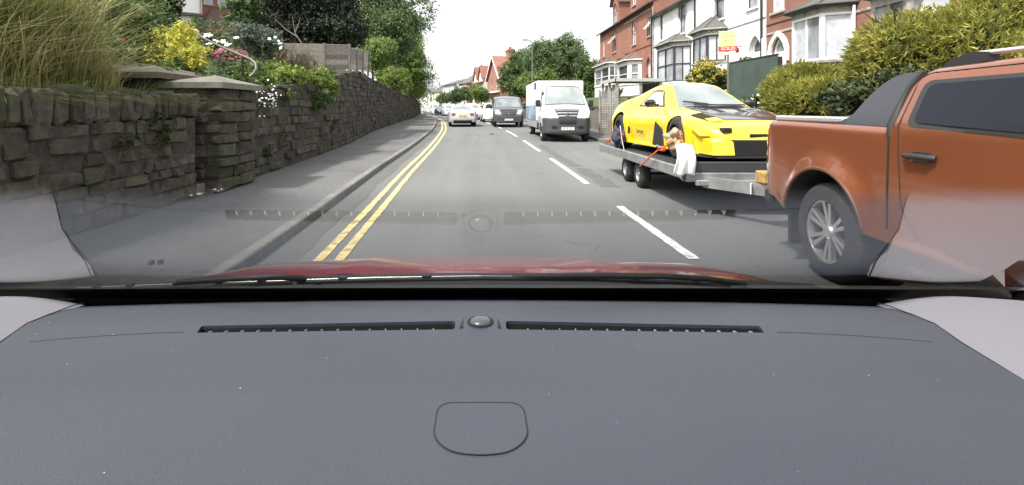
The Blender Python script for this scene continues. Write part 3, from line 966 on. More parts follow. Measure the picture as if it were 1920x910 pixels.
# litter at the foot of the wall
mb = MB()
rng = random.Random(19)
for _ in range(26):
    y = rng.gauss(8.0, .22); x = wallX(y) + abs(rng.gauss(.12, .1))
    a = rng.uniform(0, 6.3); s = rng.uniform(.03, .08)
    z = gz(y) + .115 + rng.uniform(0, .03)
    mb.add([(x - s * math.cos(a), y - s * math.sin(a), z), (x + s * .4 * math.sin(a), y - s * .4 * math.cos(a), z + .03), (x + s * math.cos(a), y + s * math.sin(a), z + .01), (x - s * .4 * math.sin(a), y + s * .4 * math.cos(a), z + .02)], [(0, 1, 2, 3)], rng.choice((0, 0, 1, 1)))
tag(mb.build('litter', [mat('dead_leaf', (.22, .13, .06), .8), M_white]), 'white scrap and dead leaves at the foot of the pier', 'litter', kind='stuff')

# timber fence above the retaining wall
M_wood = mat('weathered_wood', (.22, .20, .175), .9, c2=(.31, .285, .25), ns=14, rnd='obj', bump=.6, bs=50)
M_woodd = mat('dark_post', (.13, .115, .10), .9, c2=(.18, .16, .14), ns=12)
fn = thing('timber_fence', 'weathered grey board fence with panels on top of the retaining wall', 'fence')
rngf = random.Random(23)
def fence_run(A, B, h, n, dark=True, boards=5, first=0):
    for k in range(first, n + 1):
        q = A.lerp(B, k / n)
        MB().box(-.05, .05, -.05, .05, -.25, h + .06, bev=.01).build('post', M_woodd, fn, tuple(q))
    d = (B - A); L = d.length
    ang = math.atan2(d.y, d.x)
    tilt = math.asin(d.z / L)
    for k in range(n):
        a = A.lerp(B, k / n); b = A.lerp(B, (k + 1) / n)
        m = (a + b) / 2
        for i in range(boards):
            bh = h / boards
            mb = MB(); mb.box(-L / n / 2 + .05, L / n / 2 - .05, -.014, .014, -bh / 2 + .004, bh / 2 + .006, bev=.004)
            o = mb.build('board', M_wood, fn, (m.x, m.y + rngf.uniform(-.012, .012), m.z + bh * (i + .5)))
            o.rotation_euler = (rngf.uniform(.06, .12), -tilt, ang)
        o = MB().box(-L / n / 2 + .04, L / n / 2 - .04, -.03, .03, h, h + .03, bev=.005).build('rail_cap', M_wood, fn, tuple(m))
        o.rotation_euler = (0, -tilt, ang)
A = P(528, 131, 19.2); Bp = P(608, 131, 19.8); Cc = P(655, 131, 20.4); D = P(690, 133, 24.2)
fence_run(A, Bp, .92, 1); fence_run(Bp, Cc, .92, 1, first=1); fence_run(Cc, D, .82, 3, boards=4, first=1)
# ---------------------------------------------------------------- houses
def mat_brick(name, a, b, mo, sc=1.0, soot=None):
    M = bpy.data.materials.new(name); M.use_nodes = True
    t = M.node_tree; L = t.links.new; bs = t.nodes['Principled BSDF']
    bs.inputs['Roughness'].default_value = .9
    tc = t.nodes.new('ShaderNodeTexCoord'); sp = t.nodes.new('ShaderNodeSeparateXYZ'); cb = t.nodes.new('ShaderNodeCombineXYZ')
    ad = t.nodes.new('ShaderNodeMath'); ad.operation = 'ADD'
    L(tc.outputs['Object'], sp.inputs[0]); L(sp.outputs[0], ad.inputs[0]); L(sp.outputs[1], ad.inputs[1])
    L(ad.outputs[0], cb.inputs[0]); L(sp.outputs[2], cb.inputs[1])
    br = t.nodes.new('ShaderNodeTexBrick')
    br.inputs['Scale'].default_value = 1.0
    br.inputs['Brick Width'].default_value = .225 * sc; br.inputs['Row Height'].default_value = .075 * sc
    br.inputs['Mortar Size'].default_value = .008 * sc
    br.inputs['Color1'].default_value = (*a, 1); br.inputs['Color2'].default_value = (*b, 1); br.inputs['Mortar'].default_value = (*mo, 1)
    L(cb.outputs[0], br.inputs['Vector'])
    n = t.nodes.new('ShaderNodeTexNoise'); n.inputs['Scale'].default_value = .9; n.inputs['Detail'].default_value = 6
    L(tc.outputs['Object'], n.inputs['Vector'])
    mr = t.nodes.new('ShaderNodeMapRange'); mr.inputs[1].default_value = .42; mr.inputs[2].default_value = .75; mr.inputs[4].default_value = .55
    L(n.outputs[0], mr.inputs[0])
    mx = t.nodes.new('ShaderNodeMix'); mx.data_type = 'RGBA'
    L(mr.outputs[0], mx.inputs[0]); L(br.outputs[0], mx.inputs[6]); mx.inputs[7].default_value = (*(soot or tuple(q * .55 for q in a)), 1)
    L(mx.outputs[2], bs.inputs['Base Color'])
    bp = t.nodes.new('ShaderNodeBump'); bp.inputs['Strength'].default_value = .5; bp.inputs['Distance'].default_value = .01
    bp.invert = True
    L(br.outputs['Fac'], bp.inputs['Height']); L(bp.outputs[0], bs.inputs['Normal'])
    return M
B_red = mat_brick('red_brick', (.29, .112, .075), (.235, .088, .062), (.22, .18, .15))
B_org = mat_brick('orange_brick', (.33, .128, .082), (.27, .10, .068), (.25, .2, .16))
B_far = mat_brick('far_brick', (.36, .165, .11), (.32, .14, .095), (.3, .22, .17), 1.4)
M_rend = mat('white_render', (.74, .74, .73), .8, c2=(.80, .80, .79), ns=2, c3=(.55, .54, .50), ns3=.7, bump=.15, bs=60)
M_cream = mat('cream_paint', (.70, .66, .56), .8, c2=(.76, .72, .62), ns=2)
M_upvc = mat('white_frame', (.78, .78, .77), .4)
M_fdark = mat('dark_frame', (.028, .03, .034), .5)
M_slate = mat('slate', (.075, .075, .08), .8, c2=(.12, .118, .115), ns=7, c3=(.09, .09, .06), ns3=2, bump=.8, bs=14)
M_tile = mat('brown_tile', (.11, .075, .06), .85, c2=(.15, .10, .08), ns=8, bump=.8, bs=14)
M_rtile = mat('red_tile', (.25, .115, .085), .85, c2=(.20, .09, .07), ns=5, bump=.8, bs=10)
M_trim = mat('stone_trim', (.30, .28, .25), .85, c2=(.38, .36, .32), ns=6, c3=(.16, .15, .13), ns3=2)
M_dirty = mat('peeling_render', (.55, .54, .5), .9, c2=(.30, .27, .23), ns=4, c3=(.12, .11, .095), ns3=3, bump=.5, bs=20)
M_pipe = mat('black_iron_pipe', (.02, .02, .022), .5)
M_doorw = mat('white_door', (.72, .72, .70), .5)
def glassmat(name, c, r=.06):
    return mat(name, c, r, c2=tuple(q * 1.8 + .03 for q in c), ns=1.6, spec=.9)
G_dark = glassmat('window_glass', (.04, .045, .05))
G_curt = mat('curtained_glass', (.42, .43, .47), .08, c2=(.52, .53, .57), ns=14, spec=.8, c3=(.30, .32, .36), ns3=3)
G_mid = glassmat('grey_glass', (.16, .17, .18))

def hole(y, z, w, h, arch=None):
    a, b = y - w / 2, y + w / 2
    if arch == 'r':
        k = min(w / 2, h * .4)
        return [(a, z), (b, z)] + [(y + w / 2 * math.cos(t), z + h - k + k * math.sin(t)) for t in np.linspace(0, math.pi, 11)]
    if arch == 'p':
        k = w * .62
        return [(a, z), (b, z), (b, z + h - k), (y + w * .40, z + h - k * .55), (y + w * .2, z + h - k * .2), (y, z + h), (y - w * .2, z + h - k * .2), (y - w * .40, z + h - k * .55), (a, z + h - k)]
    return [(a, z), (b, z), (b, z + h), (a, z + h)]

def shrink(poly, t):
    ys = [p[0] for p in poly]; zs = [p[1] for p in poly]
    cy, cz = (min(ys) + max(ys)) / 2, (min(zs) + max(zs)) / 2
    fy = 1 - 2 * t / (max(ys) - min(ys)); fz = 1 - 2 * t / (max(zs) - min(zs))
    return [(cy + (a - cy) * fy, cz + (b - cz) * fz) for a, b in poly]

def ring(mb, outer, inner, x0, x1, mi=0):
    n = len(outer)
    vs = [(x0, *p) for p in outer] + [(x0, *p) for p in inner] + [(x1, *p) for p in outer] + [(x1, *p) for p in inner]
    fs = []
    for i in range(n):
        j = (i + 1) % n
        fs += [(i, j, n + j, n + i), (2 * n + i, 2 * n + j, 3 * n + j, 3 * n + i), (i, j, 2 * n + j, 2 * n + i), (n + i, n + j, 3 * n + j, 3 * n + i)]
    mb.add(vs, fs, mi)

def add_window(t, W):
    y, z, w, h = W['y'], W['z'], W['w'], W['h']
    hp = hole(y, z, w, h, W.get('arch'))
    fm = W.get('fr', M_upvc)
    mb = MB()
    fw = W.get('fw', .07)
    ring(mb, hp, shrink(hp, fw), .07, .13)
    if W.get('sash', True):
        mb.box(.075, .125, y - w / 2 + fw, y + w / 2 - fw, z + h * .5 - .025, z + h * .5 + .025)
    for k in range(W.get('bars', 0)):
        q = y - w / 2 + w * (k + 1) / (W['bars'] + 1)
        mb.box(.078, .122, q - .02, q + .02, z + fw, z + h - fw * (1 if not W.get('arch') else 2.5))
    win = mb.build('window', fm, t)
    MB().prism(shrink(hp, fw * .8), .095, .105).build('pane', W.get('gl', G_dark), win)
    if W.get('sill', True):
        MB().box(-.09, .1, y - w / 2 - .1, y + w / 2 + .1, z - .11, z, bev=.01).build('sill', W.get('sm', M_trim), win)
    if W.get('head'):
        hm = MB()
        o = shrink(hp, -.14)
        o = [(a, b) if b > z + h * .55 else (a, max(b, z + h * .55)) for a, b in o]
        i2 = [(a, b) if b > z + h * .55 else (a, max(b, z + h * .55)) for a, b in hp]
        ring(hm, o, i2, -.06, .02)
        hm.build('window_head', W['head'], win)
    if W.get('open'):
        c = MB(); pw, ph = w * .8, h * .42
        ring(c, [(-pw / 2, 0), (pw / 2, 0), (pw / 2, -ph), (-pw / 2, -ph)], [(-pw / 2 + .06, -.06), (pw / 2 - .06, -.06), (pw / 2 - .06, -ph + .06), (-pw / 2 + .06, -ph + .06)], -.02, .02)
        o = c.build('open_casement', fm, win, (-.02, y, z + h * W['open']))
        o.rotation_euler = (0, R(38), 0)
        o2 = MB().box(-.006, .006, -pw / 2 + .05, pw / 2 - .05, -ph + .05, -.05).build('casement_pane', G_mid, win, (-.02, y, z + h * W['open']))
        o2.rotation_euler = (0, R(38), 0)
    return hp

def add_bay(t, b):
    y0, y1, p, s, z0, zc, zh = b['y0'], b['y1'], b['p'], b['s'], b['z0'], b['zc'], b['zh']
    plan = [(0.02, y0), (-p, y0 + s), (-p, y1 - s), (0.02, y1)]
    fm, bm_ = b['fr'], b['base']
    mb = MB()
    cy = (y0 + y1) / 2
    def inw(q, d):
        v = Vector((0.3 - q[0], cy - q[1])); v.normalize()
        return (q[0] + v.x * d, q[1] + v.y * d)
    core = [(0.02, y0)] + plan[1:3] + [(0.02, y1)]
    def pr(pl, za, zb, mi):
        n = len(pl)
        mb.add([(x, y, za) for x, y in pl] + [(x, y, zb) for x, y in pl], [tuple(range(n)), tuple(range(n, 2 * n))] + [(i, (i + 1) % n, n + (i + 1) % n, n + i) for i in range(n)], mi)
    pr(plan, z0, zc - .1, 0)
    big = [(q[0] - (.07 if q[0] < 0 else 0), q[1] + (-.07 if q[1] < cy else .07)) for q in plan]
    pr(big, zc - .1, zc, 1)
    body = mb.build('bay_window', [bm_, b.get('trim', M_trim)], t)
    mb = MB()
    pr(plan, zh, zh + .22, 0)
    mb.build('bay_header', bm_ if not b.get('hdr') else b.get('trim', M_trim), body)
    for i in range(3):
        A, Bq = Vector(plan[i]), Vector(plan[i + 1])
        d = (Bq - A); L = d.length; d /= L
        nrm = Vector((d.y, -d.x))
        if nrm.x > 0: nrm = -nrm
        n = b['mull'] if i == 1 else b.get('mulls', 1)
        fr = MB()
        def bar(u0, u1, za, zb, dep=.05):
            q = [A + d * u0 - nrm * .09, A + d * u1 - nrm * .09, A + d * u1 - nrm * .01 + nrm * dep * .2, A + d * u0 - nrm * .01 + nrm * dep * .2]
            fr.add([(v.x, v.y, za) for v in q] + [(v.x, v.y, zb) for v in q], [(0, 1, 2, 3), (4, 5, 6, 7), (0, 1, 5, 4), (1, 2, 6, 5), (2, 3, 7, 6), (3, 0, 4, 7)])
        pw = b.get('post', .1)
        bar(0, pw, zc, zh); bar(L - pw, L, zc, zh)
        bar(pw, L - pw, zc, zc + .07); bar(pw, L - pw, zh - .08, zh)
        for k in range(1, n):
            u = L * k / n
            bar(u - .025, u + .025, zc + .07, zh - .08)
        if b.get('tran'):
            u = zc + (zh - zc) * b['tran']
            bar(pw, L - pw, u - .03, u + .03)
        fr.build('frame', fm, body)
        for k in range(n):
            u0, u1 = L * k / n, L * (k + 1) / n
            q = [A + d * u0 - nrm * .06, A + d * u1 - nrm * .06]
            MB().add([(q[0].x, q[0].y, zc), (q[1].x, q[1].y, zc), (q[1].x, q[1].y, zh), (q[0].x, q[0].y, zh)] +
                     [(q[0].x + .02, q[0].y, zc), (q[1].x + .02, q[1].y, zc), (q[1].x + .02, q[1].y, zh), (q[0].x + .02, q[0].y, zh)],
                     [(0, 1, 2, 3), (4, 5, 6, 7), (0, 1, 5, 4), (1, 2, 6, 5), (2, 3, 7, 6), (3, 0, 4, 7)]).build('pane', b['gl'][(i + k) % len(b['gl'])], body)
    if b.get('roof'):
        ov = .22
        e = [(0.0, y0 - ov), (-p - ov, y0 + s - ov * .6), (-p - ov, y1 - s + ov * .6), (0.0, y1 + ov)]
        za, zb = zh + .22, zh + .30
        rm = MB()
        vs = [(x, y, za) for x, y in e] + [(x, y, zb) for x, y in e] + [(0.0, cy - .25, b['zr']), (0.0, cy + .25, b['zr'])]
        rm.add(vs, [(0, 1, 2, 3), (0, 1, 5, 4), (1, 2, 6, 5), (2, 3, 7, 6), (4, 5, 8), (5, 6, 9, 8), (6, 7, 9)])
        ro = rm.build('bay_roof', b['roof'], t)
        for q0, q1 in ((5, 8), (6, 9)):
            MB().tube([vs[q0], vs[q1]], .05, 6).build('hip_ridge', b['roof'], ro)
        gt = MB(); gt.tube([(x - .03 * (x < 0), y, zb - .02) for x, y in e], .045, 6); gt.build('gutter', b.get('gut', M_trim), ro)
        if b.get('dent'):
            dm = MB()
            for k in range(9):
                q = y0 + s + (y1 - y0 - 2 * s) * (k + .5) / 9
                dm.box(-p - .12, -p, q - .05, q + .05, za - .12, za)
            for k in range(4):
                u = (k + .5) / 4
                x = -p * u; 
                dm.box(x - .1, x + .02, y0 + s * u - .12, y0 + s * u, za - .12, za)
            tag(dm.build('dentil_course', b['dent'], ro), kind='stuff')
    return body

def house(name, label, cat, loc, rz, W, H, D, wm, wins=(), doors=(), bays=(), roof='side', rm=M_slate, rh=2.2, trims=(), pipes=(), chim=(), base=0., group=None, gables=(), ends=True, fascia=M_upvc):
    t = thing(name, label, cat, loc, rz, group)
    hs_ = [hole(q['y'], q['z'], q['w'], q['h'], q.get('arch')) for q in list(wins) + list(doors)]
    outline = [(0, base), (W, base), (W, H)]
    if roof == 'front':
        outline += [(W / 2, H + rh)]
    for g in sorted(gables, key=lambda g: -g[0]):
        outline += [(g[0] + g[1] / 2, H), (g[0] + g[1] / 2, g[2]), (g[0], g[2] + g[3]), (g[0] - g[1] / 2, g[2]), (g[0] - g[1] / 2, H)]
    outline += [(0, H)]
    vs, fs = tess(outline, 0, hs_)
    mb = MB()
    mb.add([(0, *p) for p in vs], fs)
    for h in hs_:
        n = len(h)
        mb.add([(0, *p) for p in h] + [(.16, *p) for p in h], [(i, (i + 1) % n, n + (i + 1) % n, n + i) for i in range(n)])
    if ends:
        for y in (0, W):
            pl = [(0, base), (D, base), (D, H)] + ([(D / 2, H + rh)] if roof == 'side' else []) + [(0, H)]
            mb.add([(x, y, z) for x, z in pl], [tuple(range(len(pl)))])
        mb.add([(D, 0, base), (D, W, base), (D, W, H), (D, 0, H)], [(0, 1, 2, 3)])
        if roof == 'front':
            mb.add([(D, 0, H), (D, W, H), (D, W / 2, H + rh)], [(0, 1, 2)])
    mb.build('wall', wm, t)
    for q in wins:
        add_window(t, q)
    for q in doors:
        hp = hole(q['y'], q['z'], q['w'], q['h'], q.get('arch'))
        d = MB(); ring(d, hp, shrink(hp, .09), .08, .15)
        dr = d.build('door', q.get('fr', M_upvc), t)
        MB().box(.10, .13, q['y'] - q['w'] / 2 + .08, q['y'] + q['w'] / 2 - .08, q['z'] + .02, q['z'] + min(2.05, q['h'] * .72)).build('door_leaf', q.get('leaf', M_doorw), dr)
        MB().prism(shrink(hp, .08), .135, .145).build('fanlight', q.get('gl', G_mid), dr)
        if q.get('hood'):
            hm = MB(); o = shrink(hp, -.22); zz = q['z'] + q['h'] * .52
            ring(hm, [(a, max(b, zz)) for a, b in o], [(a, max(b, zz)) for a, b in shrink(hp, -.02)], -.1, .02)
            hm.build('door_hood', q['hood'], dr)
    for b in bays:
        add_bay(t, b)
    for z, m, hh, pj in trims:
        MB().box(-pj, .02, .003, W - .003, z, z + hh, bev=.01).build('string_course', m, t)
    for y, z0, z1, m in pipes:
        MB().tube([(-.09, y, z0), (-.09, y, z1)], .05, 8).build('downpipe', m, t, smooth=60)
    ov = .35
    if roof == 'side':
        r = MB()
        sl = rh / (D / 2)
        a = [(-ov, H - ov * sl), (D / 2, H + rh), (D + ov, H - ov * sl)]
        for (x0, z0), (x1, z1) in zip(a, a[1:]):
            r.add([(x0, -.06, z0), (x1, -.06, z1), (x1, W + .06, z1), (x0, W + .06, z0), (x0, -.06, z0 + .12), (x1, -.06, z1 + .12), (x1, W + .06, z1 + .12), (x0, W + .06, z0 + .12)],
                  [(0, 1, 2, 3), (4, 5, 6, 7), (0, 1, 5, 4), (1, 2, 6, 5), (2, 3, 7, 6), (3, 0, 4, 7)])
        ro = r.build('roof', rm, t)
        MB().box(-ov - .06, -ov + .03, -.06, W + .06, H - ov * sl - .03, H - ov * sl + .09, bev=.01).build('gutter', M_pipe if fascia is M_upvc else fascia, ro)
    elif roof == 'front':
        r = MB()
        sl = rh / (W / 2)
        a = [(-ov, H - ov * sl), (W / 2, H + rh), (W + ov, H - ov * sl)]
        for (y0, z0), (y1, z1) in zip(a, a[1:]):
            r.add([(-.3, y0, z0), (-.3, y1, z1), (D, y1, z1), (D, y0, z0), (-.3, y0, z0 + .12), (-.3, y1, z1 + .12), (D, y1, z1 + .12), (D, y0, z0 + .12)],
                  [(0, 1, 2, 3), (4, 5, 6, 7), (0, 1, 5, 4), (1, 2, 6, 5), (2, 3, 7, 6), (3, 0, 4, 7)])
        ro = r.build('roof', rm, t)
        bb = MB()
        for (y0, z0), (y1, z1) in zip(a, a[1:]):
            bb.add([(-.36, y0, z0 - .2), (-.36, y1, z1 - .2), (-.36, y1, z1 + .1), (-.36, y0, z0 + .1), (-.31, y0, z0 - .2), (-.31, y1, z1 - .2), (-.31, y1, z1 + .1), (-.31, y0, z0 + .1)],
                   [(0, 1, 2, 3), (4, 5, 6, 7), (0, 1, 5, 4), (1, 2, 6, 5), (2, 3, 7, 6), (3, 0, 4, 7)])
        bb.build('bargeboard', fascia, ro)
    elif roof == 'hip':
        r = MB()
        z = H - .1
        r.add([(-ov, -ov, z), (D + ov, -ov, z), (D + ov, W + ov, z), (-ov, W + ov, z), (D / 2, min(D / 2, W * .4), H + rh), (D / 2, W - min(D / 2, W * .4), H + rh)],
              [(0, 1, 2, 3), (0, 1, 4), (1, 2, 5, 4), (2, 3, 5), (3, 0, 4, 5)])
        ro = r.build('roof', rm, t)
    for gy, gw, gzz, gh in gables:
        r = MB()
        for sgn in (-1, 1):
            a, b = (gy + sgn * (gw / 2 + .2), gzz - .2 * gh / (gw / 2)), (gy, gzz + gh)
            r.add([(-.28, a[0], a[1]), (-.28, b[0], b[1]), (3.2, b[0], b[1]), (3.2, a[0], a[1]), (-.28, a[0], a[1] + .14), (-.28, b[0], b[1] + .14), (3.2, b[0], b[1] + .14), (3.2, a[0], a[1] + .14)],
                  [(0, 1, 2, 3), (4, 5, 6, 7), (0, 1, 5, 4), (1, 2, 6, 5), (2, 3, 7, 6), (3, 0, 4, 7)])
            r.add([(.003, gy + sgn * gw / 2, H), (3.0, gy + sgn * gw / 2, H), (3.0, gy + sgn * gw / 2, gzz), (.003, gy + sgn * gw / 2, gzz)], [(0, 1, 2, 3)], 1)
        r.build('gable_roof', [rm, wm], t)
    for x, y, z0, z1, wd, ln in chim:
        c = MB(); c.box(x - wd / 2, x + wd / 2, y - ln / 2, y + ln / 2, z0, z1); c.box(x - wd / 2 - .08, x + wd / 2 + .08, y - ln / 2 - .08, y + ln / 2 + .08, z1 - .3, z1 - .12)
        ch = c.build('chimney', wm, t)
        for k in (-1, 1):
            MB().lathe([(0, .12), (.35, .10), (.36, .13), (.42, .13)], (x, y + k * ln * .25, z1), n=10).build('chimney_pot', M_rtile, ch, smooth=50)
    return t

FX = 12.7
def fy(px): return FX * 1000 / (px - 901)
def fz(px, py): return HC + (204 - py) * fy(px) / 1000
# house frames: local z = world z (base at 0), local y = world y - y0
# A: brick house with white bay, nearest wholly seen
y0 = 17.15
wA = fy(1437) - y0
def LA(px): return fy(px) - y0
house('terraced_house', 'red brick terraced house with white bay window and white arched door', 'house', (FX, y0, 0), 0, wA, 8.6, 8, B_red,
      wins=[dict(y=LA(1459), z=5.55, w=.95, h=1.5, fr=M_upvc, gl=G_curt), dict(y=2.2, z=5.75, w=1.5, h=1.5, fr=M_upvc, bars=1)],
      doors=[dict(y=LA(1461), z=2.2, w=1.05, h=2.28, arch='p', hood=M_upvc, gl=G_mid)],
      bays=[dict(y0=18.1 - y0, y1=20.75 - y0, p=.85, s=.45, z0=1.6, zc=3.1, zh=4.72, fr=M_upvc, base=B_red, trim=M_trim, gl=[G_curt, G_mid], mull=2, mulls=1, roof=M_slate, zr=5.62, post=.12, gut=M_fdark, hdr=1)],
      trims=[(4.62, M_trim, .10, .04), (5.05, M_fdark, .05, .03)], pipes=[(18.0 - y0, 1.8, 4.9, M_upvc)])
# A0: house behind the big conifer
house('terraced_house', 'brick terraced house with satellite dish behind the big golden conifer', 'house', (FX, 10.2, 0), 0, 6.9, 8.6, 8, B_red,
      wins=[dict(y=1.2, z=5.6, w=1.0, h=1.5), dict(y=2.2, z=3.0, w=1.1, h=1.5)],
      doors=[dict(y=6.2, z=2.2, w=1.0, h=2.2, arch='p', hood=M_trim)],
      bays=[dict(y0=4.4, y1=6.6, p=.7, s=.4, z0=1.6, zc=3.1, zh=4.55, fr=M_trim, base=M_trim, trim=M_trim, gl=[G_mid, G_dark], mull=2, roof=M_slate, zr=5.2, post=.16)],
      trims=[(4.75, M_trim, .12, .05)], pipes=[(6.85, 1.8, 6, M_upvc)])
d = thing('satellite_dish', 'grey satellite dish on the brick wall above the golden conifer', 'satellite dish', (FX - .35, fy(1778) + .0, 0))
q = P(1778, 8, fy(1778) - .25); d.location = (FX - .32, fy(1778), q.z)
MB().lathe([(0, .0), (.012, .12), (.05, .24), (.085, .33), (.095, .33), (.06, .24), (.02, .12), (.01, 0)], (0, 0, 0), 'x', 20).build('dish', mat('dish_grey', (.35, .36, .38), .5), d, smooth=50).rotation_euler = (0, R(180 + 12), R(25))
MB().tube([(.3, 0, -.1), (.05, 0, 0)], .02, 6).tube([(0, 0, -.25), (-.3, -.12, -.1)], .012, 6).build('arm', M_pipe, d)
MB().box(-.36, -.26, -.16, -.09, -.14, -.05, bev=.01).build('receiver', M_pipe, d)
# B: white rendered house, right one of the pair
y0 = fy(1437) + .02
wB = fy(1307) - y0
def LB(px): return fy(px) - y0
house('terraced_house', 'white rendered house with black framed bay behind the sale board', 'house', (FX, y0, 0), 0, wB, 8.8, 8, M_rend,
      wins=[dict(y=LB(1350), z=fz(1350, 36), w=1.05, h=2.0, fr=M_fdark, head=M_rend, gl=G_mid, open=.95, sm=M_rend), dict(y=LB(1411), z=fz(1411, 15), w=.95, h=1.9, fr=M_fdark, gl=G_mid, head=M_rend, sm=M_rend)],
      doors=[dict(y=LB(1419), z=2.2, w=1.1, h=2.55, arch='p', hood=M_rend, gl=G_dark)],
      bays=[dict(y0=LB(1362), y1=LB(1318), p=.8, s=.55, z0=1.6, zc=fz(1340, 118), zh=fz(1340, 70), fr=M_fdark, base=M_rend, trim=M_trim, gl=[G_curt, G_curt, G_mid], mull=2, mulls=2, roof=M_slate, zr=fz(1340, 70) + 1.15, dent=M_trim)],
      trims=[(fz(1400, 45), M_trim, .07, .035)], pipes=[(.25, 1.8, 8.7, M_pipe)])
lt = thing('wall_lamp', 'small black wall lantern on the white house by its door', 'lamp', (FX - .05, fy(1392), 0)); lt.location.z = fz(1392, 92)
MB().tube([(.06, 0, .1), (-.15, 0, .14), (-.2, 0, .05)], .015, 6).build('bracket', M_pipe, lt)
MB().lathe([(-.18, .03), (-.16, .07), (.0, .09), (.05, .03)], (-.2, 0, 0), n=8).build('lantern', M_pipe, lt)
# C: white rendered house, left one of the pair
y0 = fy(1307) + .02
wC = fy(1225) - y0
def LC(px): return fy(px) - y0
house('terraced_house', 'white rendered house with peeling doorway and tall dark bay window', 'house', (FX, y0, 0), 0, wC, fz(1245, 20), 8, M_rend,
      wins=[dict(y=LC(1280), z=fz(1280, 62), w=1.0, h=1.85, fr=M_fdark, head=M_trim, gl=G_mid, bars=1, sm=M_rend), dict(y=LC(1240), z=fz(1240, 76), w=.62, h=1.75, fr=M_fdark, gl=G_mid, sm=M_rend)],
      doors=[dict(y=LC(1240), z=2.4, w=.95, h=2.3, arch='r', gl=G_dark, leaf=M_dirty, hood=M_dirty)],
      bays=[dict(y0=LC(1296), y1=LC(1250), p=.85, s=.6, z0=1.6, zc=fz(1272, 155), zh=fz(1272, 92), fr=M_fdark, base=M_rend, trim=M_rend, gl=[G_curt, G_mid], mull=2, mulls=2, tran=.5, roof=M_slate, zr=fz(1272, 92) + 1.0, dent=M_trim)],
      trims=[(fz(1245, 28), M_trim, .1, .05)], pipes=[(.12, 1.8, 8.9, M_pipe), (wC - .15, 2, 8.9, M_trim)], rh=2.0)
# D, E: red brick three storey houses
y0 = fy(1225) + .02
wD = fy(1172) - y0
def LD(px): return fy(px) - y0
house('terraced_house', 'red brick gothic house with open white casement next to the white pair', 'house', (FX, y0, 0), 0, wD, 9.35, 8, B_org,
      wins=[dict(y=LD(1189), z=fz(1189, 84), w=1.0, h=2.0, arch='r', fr=M_upvc, gl=G_mid, head=B_red), dict(y=LD(1217), z=fz(1217, 68), w=.85, h=1.35, fr=M_upvc, gl=G_dark, open=.72, sash=False),
            dict(y=LD(1189), z=9.95, w=1.1, h=1.5, arch='r', fr=M_upvc, gl=G_mid), ],
      doors=[dict(y=LD(1218), z=2.5, w=1.0, h=2.75, arch='p', hood=B_red, gl=G_curt)],
      bays=[dict(y0=LD(1203), y1=LD(1174) , p=.9, s=.6, z0=1.6, zc=fz(1190, 158), zh=fz(1190, 122), fr=M_upvc, base=M_upvc, trim=M_upvc, gl=[G_mid, G_dark], mull=1, mulls=1, tran=.5, roof=M_tile, zr=fz(1190, 96), post=.3, gut=M_upvc)],
      trims=[(fz(1200, 92), B_red, .12, .05), (fz(1205, 28), M_trim, .1, .08)], rm=M_tile, rh=2.4, gables=[(LD(1189), 2.2, 11.6, 1.5)], pipes=[(.12, 2, 9.2, M_pipe)])
y0 = fy(1172) + .02
wE = fy(1125) - y0
def LE(px): return fy(px) - y0
house('terraced_house', 'farthest red brick gothic house of the terrace by the trees', 'house', (FX, y0, 0), 0, wE, 9.3, 8, B_org,
      wins=[dict(y=LE(1152), z=fz(1152, 98), w=1.3, h=2.0, arch='r', fr=M_upvc, gl=G_mid, head=B_red, open=.75), dict(y=LE(1132), z=fz(1132, 107), w=.75, h=1.75, fr=M_upvc, gl=G_mid),
            dict(y=LE(1154), z=fz(1154, 42), w=1.1, h=1.75, arch='r', fr=M_upvc, gl=G_mid, head=B_red)],
      bays=[dict(y0=LE(1163), y1=LE(1129), p=.9, s=.6, z0=1.6, zc=fz(1146, 160), zh=fz(1146, 128), fr=M_upvc, base=M_upvc, trim=M_upvc, gl=[G_mid, G_dark], mull=2, mulls=2, tran=.45, roof=M_tile, zr=fz(1150, 105), gut=M_upvc)],
      trims=[(fz(1150, 115), B_red, .12, .05)], rm=M_tile, rh=2.2, gables=[(LE(1155), 2.4, 11.4, 1.6)])

# far houses past the bend, on the outside of the curve
def far_house(label, px, Y, W, H, rzdeg, wm, **k):
    X = (px - 901) * Y / 1000
    return house('town_house', label, 'house', (X, Y, gz(Y) + k.pop('zb', .8)), R(rzdeg), W, H, k.pop('D', 7), wm, base=-1.2, **k)
wf = lambda y, z, w=1.1, h=1.5, **q: dict(y=y, z=z, w=w, h=h, sill=True, **q)
far_house('red brick house with big chimney partly hidden by the dark trees', 938, 78, 8.5, 4.9, 12, B_far, roof='front', rh=3.4, rm=M_rtile,
          wins=[wf(2, .8), wf(5.5, .8, 1.6), wf(2.2, 3.0), wf(5.8, 3.0)], chim=[(3, 5.6, 5.0, 9.6, 1.0, 1.7)], trims=[(2.7, M_upvc, .15, .5)])
far_house('cream gabled house with white bargeboards beside the chimney house', 907, 89, 8, 4.9, 14, M_cream, roof='side', rh=2.6, rm=M_rtile, gables=[(2, 2.6, 5.6, 1.9), (5.6, 2.6, 5.6, 1.9)],
          wins=[wf(2, .8, 1.6), wf(5.6, .8, 1.6), wf(2, 3.3), wf(5.6, 3.3)], chim=[(3.5, 7.2, 6, 8.6, .8, .9)])
far_house('red brick house with grey hipped roof and white bays far down the road', 880, 99, 8, 5.2, 16, B_far, roof='hip', rh=2.6, rm=M_slate,
          bays=[dict(y0=2.0, y1=4.6, p=.8, s=.5, z0=-1, zc=2.9, zh=4.4, fr=M_upvc, base=M_upvc, gl=[G_mid], mull=3)], wins=[wf(6.4, 3.1), wf(6.4, .6)], chim=[(3.5, 4, 6.5, 8.4, .8, .9)])
